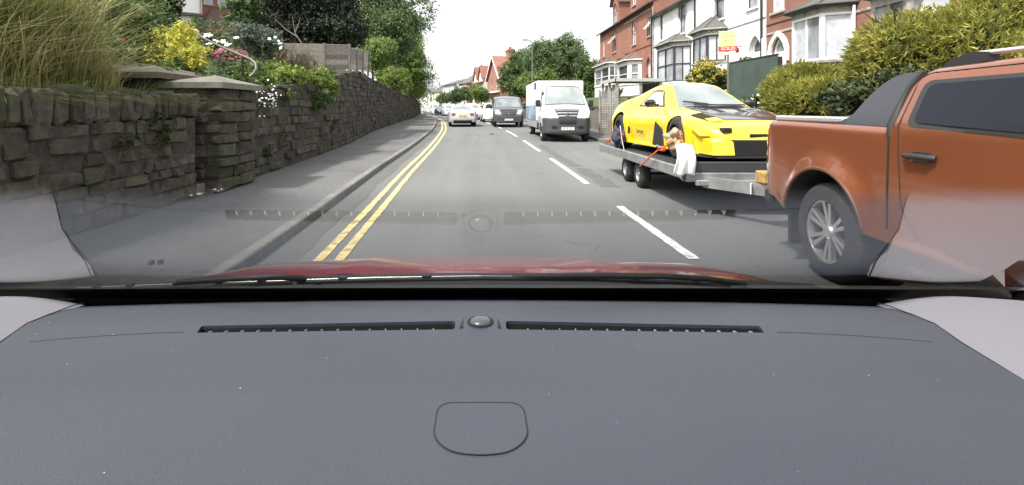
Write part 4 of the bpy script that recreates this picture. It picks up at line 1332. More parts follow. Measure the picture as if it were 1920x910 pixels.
far_house('white building with tall narrow windows far down the road', 856, 112, 12, 5.6, 18, M_rend, roof='side', rh=1.2, rm=M_slate,
          wins=[wf(1.5 + 2.2 * k, 1.8, .9, 2.8, fr=B_far) for k in range(5)])
far_house('grey roofed house at the far end of the road', 823, 132, 11, 4.6, 20, M_cream, roof='hip', rh=1.8, rm=M_slate, wins=[wf(2, 2.5), wf(5, 2.5), wf(8, 2.5)])
far_house('tiny white house closing the view at the bend', 800, 150, 14, 4.2, 60, M_rend, roof='side', rh=2, rm=M_slate, wins=[wf(3, 2), wf(7, 2), wf(11, 2)])

# left: brick house and white cottage on the hill
X0 = P(474, 50, 38)
house('brick_house', 'red brick house with white windows on the hill above the hedge', 'house', (X0.x, X0.y, 6.3), R(127), 4.3, 6.2, 6, B_org, base=-2,
      wins=[dict(y=2.0, z=2.15, w=.55, h=1.9, fr=M_upvc, gl=G_mid), dict(y=2.85, z=2.2, w=.55, h=1.9, fr=M_upvc, gl=G_mid), dict(y=.8, z=2.2, w=.5, h=1.8, fr=M_upvc, gl=G_mid)],
      bays=[dict(y0=1.4, y1=3.4, p=.9, s=.3, z0=-1.5, zc=.0, zh=.55, fr=M_upvc, base=B_red, gl=[G_dark], mull=1, roof=M_tile, zr=1.9)], rm=M_tile)
X0 = P(379, 50, 33.5)
house('white_cottage', 'white painted cottage with dark lean-to roof behind the purple tree', 'house', (X0.x, X0.y, 5.4), R(127), 3.6, 6, 5, M_rend, base=-2,
      wins=[dict(y=.9, z=.55, w=1.2, h=.7, fr=M_fdark, gl=G_dark, sash=False)], trims=[(1.75, M_slate, .16, .35)], pipes=[(.1, 0, 6, M_trim)])
# ---------------------------------------------------------------- right-hand front gardens
M_hoard = mat('green_sheet', (.045, .068, .055), .6, c2=(.055, .08, .066), ns=2, c3=(.035, .05, .04), ns3=1.5)
hf = thing('panel_fence', 'dark green sheet panel fence in front of the brick house', 'fence', (8.0, 0, 0))
ys = [14.35, 15.3, 16.25, 17.15]
for a, b in zip(ys, ys[1:]):
    MB().box(-.015, .015, a + .006, b - .006, 1.1, 2.84, bev=.004).build('panel', M_hoard, hf)
for y in ys:
    MB().box(.02, .1, y - .04, y + .04, 1.0, 2.8).build('post', M_fdark, hf)
MB().box(-.03, .04, ys[0], ys[-1], 2.845, 2.885, bev=.005).build('top_rail', M_fdark, hf)
# estate agent board
sb = thing('sale_board', 'yellow green estate agent board with red strip on a post', 'sign', (8.05, 17.35, 1.3))
MB().box(-.03, .03, -.03, .03, 0, 2.2, bev=.006).build('post', M_woodd, sb)
bd = MB().box(-.27, .25, -.056, -.034, 2.0, 2.62, bev=.004).build('board', mat('board_lime', (.62, .72, .26), .5, c2=(.70, .76, .32), ns=3), sb)
tx = mat('board_green', (.10, .26, .10), .5)
text('lettering', 'Towers', .125, tx, bd, (-.01, -.058, 2.46), (R(90), 0, 0))
text('lettering', '& Co', .10, tx, bd, (0, -.058, 2.32), (R(90), 0, 0))
text('lettering', 'estate agents', .05, mat('board_pale', (.35, .62, .25), .5), bd, (0, -.058, 2.2), (R(90), 0, 0))
rd = MB().box(-.29, .27, -.066, -.057, 1.965, 2.125, bev=.003).build('strip', mat('board_red', (.55, .05, .05), .5), sb)
text('lettering', 'SOLD', .13, mat('sign_white', (.8, .8, .8), .5), rd, (0, -.068, 2.045), (R(90), 0, 0), sx=1.3)
MB().box(-.25, .07, -.05, -.036, 1.84, 1.96, bev=.003).build('lower_strip', mat('board_cream', (.62, .58, .42), .5), sb)
sb.rotation_euler = (0, 0, R(-22))
# laurel hedge with yellow tips
c = P(1338, 143, 19.5)
lh = thing('laurel_hedge', 'round yellow tipped laurel hedge beside the green panel fence', 'hedge', (c.x, c.y, hR(c.x, c.y)))
lc = Vector((0, 0, c.z - lh.location.z))
limbs(lh, (0, 0, -.1), (0, 0, 1.2), .06, 8, .7, 5, M_bark, 'stem')
bl = blob_set((-.1, 0, lc.z - .1), (.85, .9, .8), 12, 9)
leaves('foliage', bl, 7000, .11, leafmat('laurel_leaf', (.05, .085, .02), (.09, .13, .03)), lh, 6, fill=.6)
leaves('golden_tips', [((b[0][0], b[0][1], b[0][2] + .12), tuple(q * .95 for q in b[1])) for b in bl if b[0][2] > lc.z - .25 or b[0][0] < -.3], 3600, .085, leafmat('laurel_tip', (.36, .31, .05), (.52, .44, .09)), lh, 7, fill=.85)
c = P(1412, 112, 20.5)
shrub('thin yellow green hedge top behind the green panel fence', (c.x, c.y, hR(c.x, c.y)), tuple(c + Vector((0, 0, -.25))), (.9, .8, .4), 2600, .09, L_lime, 120, name='hedge_bush', cat='hedge')
# conifers
def conifer(label, base, blobs, n, seed, dirv=(0, 0, 0), ln=.2, dark=.5):
    t = thing('conifer_bush', label, 'conifer', base)
    b = Vector(base)
    loc = [(tuple(Vector(q[0]) - b), q[1]) for q in blobs]
    limbs(t, (0, 0, -.1), (0, 0, max(q[0][2] for q in loc)), .09, 10, max(q[1][0] for q in loc) * .7, seed, M_bark, 'trunk')
    sprays('foliage', loc, n, ln, ln * .085, L_con, t, seed, .35, .82, dirv)
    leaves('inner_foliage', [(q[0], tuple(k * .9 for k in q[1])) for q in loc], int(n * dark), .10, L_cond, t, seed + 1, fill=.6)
    return t
conifer('huge golden conifer shrub spreading behind the orange pickup', (8.6, 11.0, 1.5),
        [(P(1720, 118, 11), (1.05, .9, .72)), (P(1765, 96, 11.4), (.95, .9, .68)), (P(1705, 74, 11.6), (.7, .8, .35)), (P(1800, 130, 10.4), (.9, .8, .9)), (P(1890, 95, 10.8), (1.1, .9, 1.1)), (P(1672, 104, 11.4), (.55, .6, .45))], 64000, 131, (-.6, -.25, -.05), .17)
conifer('green gold conifer bush between the panel fence and the pickup', (8.1, 13.2, 1.35),
        [(P(1505, 158, 13.2), (.58, .6, .32)), (P(1552, 162, 12.8), (.5, .6, .30)), (P(1480, 172, 13), (.42, .5, .28)), (P(1540, 192, 12.2), (.85, .6, .36)), (P(1485, 200, 12.6), (.45, .5, .28))], 40000, 132, (-.4, -.3, .05), .13, .35)
c = P(1655, 190, 9.6)
shrub('dark shaded undershrub below the golden conifer behind the cab', (c.x, c.y, 1.0), tuple(c), (1.0, .7, .75), 6000, .09, L_cond, 133)  # its darkness is the painted shade colour of the leaves
c = P(1418, 192, 13.6)
f = shrub('low green plant with white flowers at the foot of the panel fence', (c.x, c.y, hR(c.x, c.y) - .1), tuple(c), (.42, .4, .22), 2600, .07, L_mid, 134, cat='flower')
flowers(f, [q - Vector(f.location) for q in around(c + Vector((.1, 0, -.02)), (.46, .42, .22), 40, 15)], .05, M_white, 14)
# perforated block screen and timber porch
M_block = mat('screen_block', (.27, .26, .235), .9, c2=(.34, .33, .30), ns=7, rnd='obj', bump=.4, bs=40)
ps = thing('screen_wall', 'perforated concrete screen wall beside the pavement behind the yellow car', 'wall', P(1126, 262, 24.6))
ps.location.z = gz(24.6) + .1
def screen_block(w, h, d, n=3):
    mb = MB()
    holes = []
    for i in range(n):
        for j in range(n):
            cx, cz = w * (i + .5) / n, h * (j + .5) / n
            s = w / n * .31
            holes.append([(cx - s, cz - s), (cx + s, cz - s), (cx + s, cz + s), (cx - s, cz + s)])
    vs, fs = tess([(0, 0), (w, 0), (w, h), (0, h)], 0, holes)
    for y in (0, d):
        mb.add([(p[0], y, p[1]) for p in vs], fs)
    for hl in holes + [[(0, 0), (w, 0), (w, h), (0, h)]]:
        m = len(hl)
        mb.add([(p[0], 0, p[1]) for p in hl] + [(p[0], d, p[1]) for p in hl], [(i, (i + 1) % m, m + (i + 1) % m, m + i) for i in range(m)])
    return mb.mesh('screen_block', M_block)
sbm = screen_block(.325, .325, .1)
for i in range(2):
    for j in range(6):
        link('screen_block', sbm, ps, (i * .333, 0, j * .333))
MB().box(-.06, 0, -.03, .13, 0, 2.05, bev=.01).box(.666, .74, -.03, .13, 0, 2.05, bev=.01).build('pillar', M_trim, ps)
tp = thing('timber_porch', 'low timber lean-to with pale flat roof in front of the brick terrace', 'porch', (8.6, 31.0, hR(8.6, 31)))
mb = MB(); mb.box(-1.2, 1.5, -1.8, 1.8, 1.25, 1.36, bev=.02); mb.build('roof', mat('felt_roof', (.34, .33, .31), .8), tp)
MB().box(-1.25, 1.5, -1.86, -1.8, 1.2, 1.38).box(-1.26, -1.2, -1.86, 1.8, 1.2, 1.38).build('fascia', mat('porch_fascia', (.42, .42, .41), .6), tp)
for x, y in ((-1.1, -1.7), (-1.1, 0), (-1.1, 1.7), (.2, -1.7), (1.3, -1.7)):
    MB().box(x - .06, x + .06, y - .06, y + .06, -.5, 1.25).build('post', M_trim, tp)
for k in range(12):
    MB().box(1.2, 1.24, -1.7 + k * .29, -1.7 + k * .29 + .27, -.4, 1.2).build('board', M_wood, tp)
MB().box(-.98, -.97, -1.6, -.1, .1, 1.1).box(-.98, -.97, .1, 1.6, .1, 1.1).build('glazing', G_mid, tp)
c = P(1148, 172, 36)
shrub('round dark green clipped bush behind the perforated screen wall', (c.x, c.y, hR(c.x, c.y)), tuple(c + Vector((.1, 0, -.2))), (.8, .7, .6), 3600, .09, L_mid, 136)
# garden walls along the pavement
M_gw = mat('garden_stone', (.12, .105, .085), .95, c2=(.18, .16, .13), ns=8, c3=(.08, .085, .05), ns3=3, bump=.9, bs=9)
rg = random.Random(33)
for (a, b, h, lab) in ((5.5, 14.2, 1.05, 'low stone garden wall behind the orange pickup'), (14.4, 23.8, 1.1, 'low stone garden wall behind the yellow car and trailer'), (25.6, 38.5, 1.25, 'stone front garden wall beside the white van'), (38.8, 56, 1.2, 'stone front garden wall further on past the white van')):
    t = thing('front_wall', lab, 'wall')
    y = a
    mb = MB(); cp = MB()
    while y < b:
        l = min(2., b - y)
        x = kerbR(y + l / 2) + 1.5
        mb.box(x, x + .28, y, y + l, gz(y), gz(y) + h)
        y += l
    mb.build('wall_body', M_gw, t)
    y = a; k = 0
    while y < b - .1:
        l = rg.uniform(.5, .8)
        x = kerbR(y + l / 2) + 1.5
        link('coping_stone', SM[k % 9], t, (x + .14, y + l / 2, gz(y) + h + .05), 0, (.36, l - .02, .12)); y += l; k += 1
# shrubs along the front of the far terrace
for k, (px, py, Y, rx, rz, m, lab) in enumerate(((1118, 215, 30, .35, 1.0, L_olive, 'yellowish grass plant on the wall right of the white van'), (1190, 196, 29, .8, .4, L_mid, 'leafy shrub under the timber lean-to'))):
    c = P(px, py, Y)
    shrub(lab, (c.x, c.y, gz(Y) + 1), tuple(c), (rx, rx, rz * .6), 1500, .09, m, 140 + k)

# ---------------------------------------------------------------- trees beyond the van
for k, (px, py, Y, rx, ry, rz, n, m, lab) in enumerate((
        (1040, 122, 66, 4.4, 3.6, 4.2, 36000, L_far, 'tallest dark leafy tree behind the white van'),
        (972, 148, 70, 2.9, 3, 3.9, 20000, L_mid, 'dark green tree above the dark van next to the lamp post'),
        (1100, 150, 64, 2.6, 2.8, 3.2, 18000, L_mid, 'bushy green tree against the end of the brick terrace'),
        (1005, 158, 58, 2.6, 2.0, 1.9, 12000, L_lit, 'lighter green flowering tree just over the white van roof'),
        (1062, 178, 60, 4.0, 2.0, 2.2, 15000, L_mid, 'green hedge of shrubs directly behind the white van'))):
    c = P(px, py, Y)
    tree(lab, (c.x, c.y, hR(c.x, c.y) - .2), tuple(c), (rx, ry, rz), n, .24, m, 150 + k, .25 if rz > 2.5 else .12, lobes=16, spread=.14, fill=.4)
for k, (px, py, Y, rx, rz, m, lab) in enumerate((
        (898, 176, 72, 1.5, 1.5, L_lit, 'bright green hedge in front of the gabled house'),
        (870, 181, 84, 2.2, 1.6, L_mid, 'green hedge in front of the hipped roof house'),
        (845, 183, 95, 1.9, 1.5, L_far, 'dark green hedge before the white building'),
        (828, 186, 104, 1.5, 1.3, L_mid, 'small round bush farthest down the road'))):
    c = P(px, py, Y)
    shrub(lab, (c.x, c.y, gz(Y) + .3), tuple(c), (rx, rx, rz), 5200, .2, m, 160 + k, name='hedge_bush', cat='hedge')
bl = []
rng = random.Random(5)
for _ in range(60):
    a = rng.uniform(0, 1)
    Y = 130 + rng.uniform(0, 60)
    bl.append(((-70 + 150 * a, Y, 3), (rng.uniform(5, 9), 4, rng.uniform(2.5, 5))))
tag(leaves('far_woods', bl, 24000, .55, L_far, None, 171, fill=.3), 'distant belt of trees behind the houses', 'woods', kind='stuff')
# street lamp
lp = P(998, 204, 54)
lm = thing('street_lamp', 'tall slim grey street lamp in front of the trees', 'street lamp', (lp.x, lp.y, gz(54) + .1))
M_lamp = mat('lamp_grey', (.16, .18, .18), .5, m=.4)
MB().tube([(0, 0, 0), (0, 0, 1.1), (0, 0, 1.15), (0, 0, 7.7)], [.09, .09, .06, .045], 10).build('pole', M_lamp, lm, smooth=40)
MB().tube([(0, 0, 7.6), (-.1, 0, 7.85), (-.5, 0, 7.95)], .035, 6).build('bracket', M_lamp, lm, smooth=60)
MB().box(-1.0, -.45, -.12, .12, 7.9, 8.02, bev=.04).build('lantern', M_lamp, lm)
# ---------------------------------------------------------------- vehicles
class Body:
    """car shell: side skins following a side outline with wheel arches, and a skin carried across from side to side along the top line"""
    def __init__(s, pts, arches, W, rnd=.07, grid=.09, crown=.03, nx=10, n=5):
        s.ch = resample(fillet(pts, n), grid)
        s.sg = segs(s.ch)
        s.cum = np.concatenate([[0], np.cumsum([(b - a).length for a, b in zip(s.ch, s.ch[1:])])])
        s.W, s.rnd, s.grid, s.crown, s.nx = W, rnd, grid, crown, nx
        s.arches = arches
        s.hump = None
        zf, zr = s.ch[-1].y, s.ch[0].y
        yf, yr = s.ch[-1].x, s.ch[0].x
        s.bot, s.arcs = [], []
        zat = lambda y: zr + (zf - zr) * (y - yr) / (yf - yr)
        for (ay, az, ar) in sorted(arches, key=lambda a: -a[0]):
            dz = zat(ay) - az
            dx = math.sqrt(max(ar * ar - dz * dz, 1e-6))
            a0 = math.atan2(dz, dx); a1 = math.pi - a0
            arc = [Vector((ay + ar * math.cos(t), az + ar * math.sin(t))) for t in np.linspace(a0, a1, 17)]
            s.bot += arc; s.arcs.append(arc)
    def Wf(s, y, z):
        d = dist_poly((y, z), s.sg)
        w = s.W(y, z)
        r = s.rnd
        if d < r:
            w -= r * (1 - math.sqrt(max(0, 1 - ((r - d) / r) ** 2)))
        return w
    def shell(s):
        poly = s.ch + s.bot
        ex = []
        for k in range(1, len(s.ch) - 1):
            t = (s.ch[k + 1] - s.ch[k - 1]).normalized()
            nn = Vector((t.y, -t.x))
            for q in (.05, .17, .36, .65, 1.):
                ex.append(tuple(s.ch[k] + nn * s.rnd * q))
        vs, fs = tess(poly, s.grid, extra=ex)
        mb = MB()
        ws = [s.Wf(*p) for p in vs]
        for sd in (1, -1):
            mb.add([(sd * w_, p[0], p[1]) for p, w_ in zip(vs, ws)], fs)
        rows = []
        for k in range(len(s.ch)):
            rows.append([s.pt(s.cum[k], -1 + 2 * j / s.nx, 0) for j in range(s.nx + 1)])
        m = s.nx + 1
        mb.add([q for r_ in rows for q in r_], [(i * m + j, i * m + j + 1, (i + 1) * m + j + 1, (i + 1) * m + j) for i in range(len(rows) - 1) for j in range(s.nx)])
        return mb
    def at(s, L):
        k = int(np.clip(np.searchsorted(s.cum, L) - 1, 0, len(s.ch) - 2))
        t = (L - s.cum[k]) / max(s.cum[k + 1] - s.cum[k], 1e-9)
        p = s.ch[k].lerp(s.ch[k + 1], t)
        k0, k1 = max(k - 1, 0), min(k + 2, len(s.ch) - 1)
        d = (s.ch[k1] - s.ch[k0]).normalized()
        return p, Vector((-d.y, d.x))
    def pt(s, L, f, off):
        p, n = s.at(L)
        w_ = s.Wf(p.x, p.y)
        q = p + n * (s.crown * (1 - f * f) + off + (s.hump(p.x) * math.exp(-((abs(f) - .74) / .22) ** 2) * (1 - abs(f) ** 6) if s.hump else 0))
        return (f * w_, q.x, q.y)
    def find(s, y, z):
        A, D, l2 = s.sg
        q = np.array((y, z)) - A
        t = np.clip((q * D).sum(1) / l2, 0, 1)
        e = q - D * t[:, None]
        k = int((e * e).sum(1).argmin())
        return s.cum[k] + t[k] * (s.cum[k + 1] - s.cum[k])
    def across(s, a, b, fa, fb, off=.006, n=8, m=8, th=.012):
        """patch on the top skin from outline point a to b; fa, fb = (left, right) share of the half width"""
        la, lb = s.find(*a), s.find(*b)
        vs = []
        for k in range(n + 1):
            t = k / n
            f0 = fa[0] + (fb[0] - fa[0]) * t; f1 = fa[1] + (fb[1] - fa[1]) * t
            for j in range(m + 1):
                vs.append(s.pt(la + (lb - la) * t, f0 + (f1 - f0) * j / m, off))
        fs = [(i * (m + 1) + j, i * (m + 1) + j + 1, (i + 1) * (m + 1) + j + 1, (i + 1) * (m + 1) + j) for i in range(n) for j in range(m)]
        lo = []
        for k in range(n + 1):
            t = k / n
            f0 = fa[0] + (fb[0] - fa[0]) * t; f1 = fa[1] + (fb[1] - fa[1]) * t
            for j in range(m + 1):
                lo.append(s.pt(la + (lb - la) * t, f0 + (f1 - f0) * j / m, off - th))
        N = len(vs)
        ring_ = [j for j in range(m + 1)] + [(i + 1) * (m + 1) + m for i in range(n)] + [n * (m + 1) + j for j in range(m - 1, -1, -1)] + [i * (m + 1) for i in range(n - 1, 0, -1)]
        fs += [(a_, b_, N + b_, N + a_) for a_, b_ in zip(ring_, ring_[1:] + ring_[:1])]
        return MB().add(vs + lo, fs)
    def side(s, poly, off=.006, sides=(1, -1), grid=.1, th=.012, mb=None, n=4):
        poly = fillet(list(poly) + [poly[0]], n)[:-1] if len(poly[0]) < 3 else _closed_fillet(poly, n)
        poly = resample(list(poly) + [poly[0]], grid)[:-1]
        vs, fs = tess(poly, grid)
        mb = mb or MB()
        np_ = len(poly)
        for sd in sides:
            a = [(sd * (s.Wf(*p) + off), p[0], p[1]) for p in vs]
            rim = [(sd * (s.Wf(*p) + off), p[0], p[1]) for p in poly] + [(sd * (s.Wf(*p) + off - th), p[0], p[1]) for p in poly]
            mb.add(a, fs)
            mb.add(rim, [(i, (i + 1) % np_, np_ + (i + 1) % np_, np_ + i) for i in range(np_)])
        return mb
    def line(s, pts, r=.006, sides=(1, -1), off=-.001, mb=None):
        mb = mb or MB()
        ps = resample([Vector(p[:2]) for p in fillet(pts)], .08)
        for sd in sides:
            mb.tube([(sd * (s.Wf(p.x, p.y) + off), p.x, p.y) for p in ps], r, 5)
        return mb
    def liners(s, depth, parent):
        for arc in s.arcs:
            for sd in (1, -1):
                a = [(sd * (s.Wf(p.x, p.y) - .004), p.x, p.y) for p in arc]; b = [(sd * (s.Wf(p.x, p.y) - depth), p.x, p.y) for p in arc]
                n = len(arc)
                MB().add(a + b, [(i, i + 1, n + i + 1, n + i) for i in range(n - 1)] + [tuple(range(n, 2 * n))]).build('wheel_arch_liner', M_under, parent)
    def both(s, name, m, parent, poly, off=.006, inner=None, im=None, sides=(1, -1), grid=.1):
        """the same panel on each flank, a part each; inner = its pane"""
        for sd in sides:
            o = s.side(poly, off, (sd,), grid).build(name, m, parent)
            if inner:
                s.side(inner, off + .004, (sd,), grid).build('pane', im, o)
    def seams(s, parent, lines, name='door_seam'):
        for pts, r in lines:
            for sd in (1, -1):
                s.line(pts, r, (sd,)).build(name, M_under, parent)

def paint_region(o, m, fn):
    """faces whose middle (x, y, z) passes fn take material m"""
    me = o.data
    me.materials.append(m)
    k = len(me.materials) - 1
    for p in me.polygons:
        if fn(*p.center):
            p.material_index = k

def _closed_fillet(poly, n):
    out = []
    m = len(poly)
    for i in range(m):
        out += fillet([poly[i - 1], poly[i], poly[(i + 1) % m]], n)[1:-1] if (len(poly[i]) > 2 and poly[i][2] > 0) else [Vector(poly[i][:2])]
    return out

M_tyre = mat('tyre_rubber', (.018, .018, .019), .85, c2=(.028, .027, .026), ns=12, bump=.3, bs=60)
M_alloy = mat('alloy', (.55, .55, .56), .3, m=.9)
M_alloyd = mat('dark_alloy', (.05, .05, .052), .4, m=.6)
M_steel = mat('steel_wheel', (.35, .35, .36), .45, m=.6)
M_black = mat('black_plastic', (.02, .02, .021), .55)
M_blackg = mat('gloss_black', (.012, .012, .013), .15, coat=.6)
M_under = mat('underbody', (.01, .01, .01), .9)
M_cglass = mat('tinted_glass', (.012, .013, .020), .05, spec=.16)
M_sglass = mat('painted_sky_glass', (.10, .125, .135), .05, c2=(.22, .25, .25), ns=1.3, spec=1.0, coat=.5)  # pale mottled base colour paints the reflected sky into the glass
M_redlamp = mat('red_lamp', (.24, .012, .015), .12, coat=.8)
M_lamp_c = mat('clear_lamp', (.55, .57, .60), .08, coat=.8, c2=(.25, .26, .28), ns=22)
M_plw = mat('plate_white', (.74, .74, .72), .5)
M_ply = mat('plate_yellow', (.72, .55, .06), .5)
M_ink = mat('plate_ink', (.01, .01, .01), .5)
M_chrome = mat('chrome', (.75, .75, .76), .1, m=1.)
def paint(name, c, coat=1., flake=0.):
    return mat('paint_' + name, c, .32, m=flake, coat=coat, c2=tuple(q * .93 for q in c), ns=1.5)

def wheel(t, x, y, z, r, wd, sd, rr, style='plain', mr=M_alloy, n=28):
    """tyre (part) with its rim (sub-part)"""
    mb = MB()
    h = wd / 2
    mb.lathe([(-h, rr - .01), (-h, r - .05), (-h + .02, r - .015), (-h + .045, r), (h - .045, r), (h - .02, r - .015), (h, r - .05), (h, rr - .01)], (0, 0, 0), 'x', n)
    for k in range(int(n * 1.2)):
        a = 2 * math.pi * k / int(n * 1.2)
    ty = mb.build('wheel', M_tyre, t, (x, y, z), smooth=45)
    rm = MB()
    o = sd * (h - .012)
    rm.lathe([(o, rr), (o - sd * .004, rr - .018), (o - sd * .05, rr - .03), (o - sd * .12, rr - .03)], (0, 0, 0), 'x', n)
    rm.lathe([(o - sd * .10, rr - .02), (o - sd * .10, .001)], (0, 0, 0), 'x', n, 1)
    rm.lathe([(o - sd * .01, .001), (o - sd * .01, rr * .18), (o - sd * .03, rr * .24), (o - sd * .10, rr * .26)], (0, 0, 0), 'x', n)
    def spoke(ang, w0, w1, r0, r1):
        q = [(o - sd * .028, -w0, r0), (o - sd * .028, w0, r0), (o - sd * .008, w1, r1), (o - sd * .008, -w1, r1)]
        b = [(p[0] - sd * .045, p[1] * .9, p[2]) for p in q]
        M = Matrix.Rotation(ang, 4, 'X')
        rm.add([M @ Vector(p) for p in q + b], [(0, 1, 2, 3), (4, 5, 6, 7), (0, 1, 5, 4), (1, 2, 6, 5), (2, 3, 7, 6), (3, 0, 4, 7)])
    if style == 'six_pair':
        for k in range(6):
            for d in (-.16, .16):
                spoke(k * math.pi / 3 + d, rr * .05, rr * .065, rr * .2, rr * .96)
    elif style == 'ten':
        for k in range(10):
            spoke(k * math.pi / 5, rr * .05, rr * .06, rr * .2, rr * .96)
    elif style == 'five':
        for k in range(5):
            spoke(k * 2 * math.pi / 5, rr * .16, rr * .12, rr * .15, rr * .96)
    else:
        rm.lathe([(o - sd * .03, rr * .25), (o - sd * .02, rr * .6), (o - sd * .06, rr * .75), (o - sd * .06, rr * .95)], (0, 0, 0), 'x', n)
    rm.build('rim', [mr, M_under], ty, smooth=40)
    return ty

def plate(t, y, z, front, txt, x=0., wd=.52, hh=.115, yellow=False):
    sg = 1 if front else -1
    p = MB().box(-wd / 2, wd / 2, -.008, .008, -hh / 2, hh / 2, bev=.003).build('number_plate', M_ply if yellow else M_plw, t, (x, y, z))
    text('lettering', txt, hh * .95, M_ink, p, (0, sg * .009, 0), (R(90), 0, R(180) if front else 0), .001, sx=.95)
    return p

# --- orange pickup -------------------------------------------------------
M_or = paint('copper_orange', (.255, .078, .032), flake=.5)
pk = thing('pickup_truck', 'copper orange pickup truck with black sail panel behind its cab', 'pickup truck', (2.8 + .93, 5.32, 0), R(180))
def Wp(y, z):
    w_ = .93
    if y < .25: w_ -= .05 * (1 - y / .25) ** 2
    w_ -= .03 * abs(z - .85) ** 1.5
    for ay in (.97, 4.2):
        d = math.hypot(y - ay, z - .40)
        w_ += .05 * math.exp(-((d - .50) / .13) ** 2) if d < .5 else .05 * math.exp(-((d - .50) / .09) ** 2)
    if z > 1.29 and y > 1.5:
        w_ -= (z - 1.29) * .42
    if y > 4.6: w_ -= .16 * ((y - 4.6) / .7) ** 2
    return w_
bp = Body([(.06, .52), (.02, .56, .03), (.0, .75, .1), (.015, 1.2, .06), (.08, 1.29, .05), (1.62, 1.275, .01), (1.655, 1.28, .01), (1.665, 1.56, .06), (1.76, 1.665, .10), (2.5, 1.70, .4), (3.1, 1.66, .3), (3.85, 1.24, .12), (4.9, 1.12, .3), (5.25, .98, .15), (5.32, .75, .1), (5.30, .40)],
          [(.97, .40, .50), (4.2, .40, .50)], Wp, rnd=.055, grid=.07, crown=.025)
bp.shell().build('body', M_or, pk, smooth=65, weld=.0005)
bp.liners(.34, pk)
MB().box(-.58, .58, .1, 5.1, .38, .6).build('chassis', M_under, pk)
# dark brown arch edging
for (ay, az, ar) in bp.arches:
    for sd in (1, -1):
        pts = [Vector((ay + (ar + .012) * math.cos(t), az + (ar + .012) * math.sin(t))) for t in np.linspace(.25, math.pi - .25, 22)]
        MB().tube([(sd * (bp.Wf(p.x, p.y) - .004), p.x, p.y) for p in pts], .016, 6).build('arch_edge', mat('brown_arch_plastic', (.10, .04, .02), .5), pk, smooth=60)
# bed cover, rails
bp.across((.12, 1.29), (1.58, 1.276), (-.86, .86), (-.86, .86), .012, 6, 6).build('tonneau_cover', M_black, pk)
for sd in (1, -1):
    MB().box(sd * .80, sd * .88, .16, 1.12, 1.285, 1.335, bev=.014).build('bed_rail', mat('rail_silver', (.58, .57, .57), .35, m=.6), pk)
    # sail panel
    prof = _closed_fillet([(1.02, 1.275), (1.64, 1.275), (1.655, 1.40), (1.70, 1.645, .02), (1.56, 1.655, .06), (1.42, 1.61, .10), (1.30, 1.50, .12), (1.20, 1.345, .08), (1.12, 1.31, .06)], 5)
    vs, fs = tess(resample(list(prof) + [prof[0]], .08)[:-1], .1)
    mb = MB()
    def sx_(z): return .885 - max(0, z - 1.29) * .42
    for off in (0, -.07):
        mb.add([(sd * (sx_(p[1]) + off), p[0], p[1]) for p in vs], fs)
    pf = resample(list(prof) + [prof[0]], .08)[:-1]
    n = len(pf)
    mb.add([(sd * sx_(p[1]), p[0], p[1]) for p in pf] + [(sd * (sx_(p[1]) - .07), p[0], p[1]) for p in pf], [(i, (i + 1) % n, n + (i + 1) % n, n + i) for i in range(n)])
    mb.build('sail_panel', mat('sail_grey', (.032, .034, .042), .35, coat=.2), pk, smooth=35)
    MB().tube([(sd * (sx_(1.28) + .02), 1.645, 1.20), (sd * (sx_(1.29) + .018), 1.65, 1.29), (sd * (sx_(1.40) + .012), 1.655, 1.40), (sd * (sx_(1.55) + .012), 1.68, 1.55), (sd * (sx_(1.64) + .0), 1.73, 1.65)], .026, 6).build('sail_seal', M_black, pk, smooth=60)
    # roof rails
    rl = MB().box(sd * .60, sd * .655, 2.0, 3.0, 1.728, 1.757, bev=.012).build('roof_rail', mat('rail_silver2', (.62, .61, .6), .35, m=.5), pk)
    MB().prism([(1.76, 1.662), (2.1, 1.69), (2.1, 1.745), (2.0, 1.757), (1.84, 1.72)], sd * .59, sd * .665).build('rail_foot', M_black, rl)
    MB().prism([(2.85, 1.69), (3.15, 1.665), (3.1, 1.70), (3.0, 1.757), (2.85, 1.745)], sd * .59, sd * .665).build('rail_foot', M_black, rl)
# side glass
gm = M_cglass
bp.both('rear_side_window', M_black, pk, [(1.80, 1.285, .06), (2.62, 1.245, .03), (2.62, 1.60, .03), (1.80, 1.585, .07)], .004,
        [(1.85, 1.31, .05), (2.59, 1.275, .03), (2.59, 1.575, .03), (1.85, 1.56, .06)], gm)
bp.both('front_side_window', M_black, pk, [(2.70, 1.245, .03), (3.62, 1.24, .1), (3.2, 1.55, .1), (2.70, 1.60, .03)], .004,
        [(2.73, 1.275, .03), (3.55, 1.265, .1), (3.17, 1.525, .1), (2.73, 1.575, .03)], gm)
bp.across((3.14, 1.64), (3.80, 1.27), (-.90, .90), (-.93, .93), .004).build('windscreen', gm, pk)
bp.across((1.658, 1.32), (1.665, 1.56), (-.8, .8), (-.78, .78), .004).build('rear_window', gm, pk)
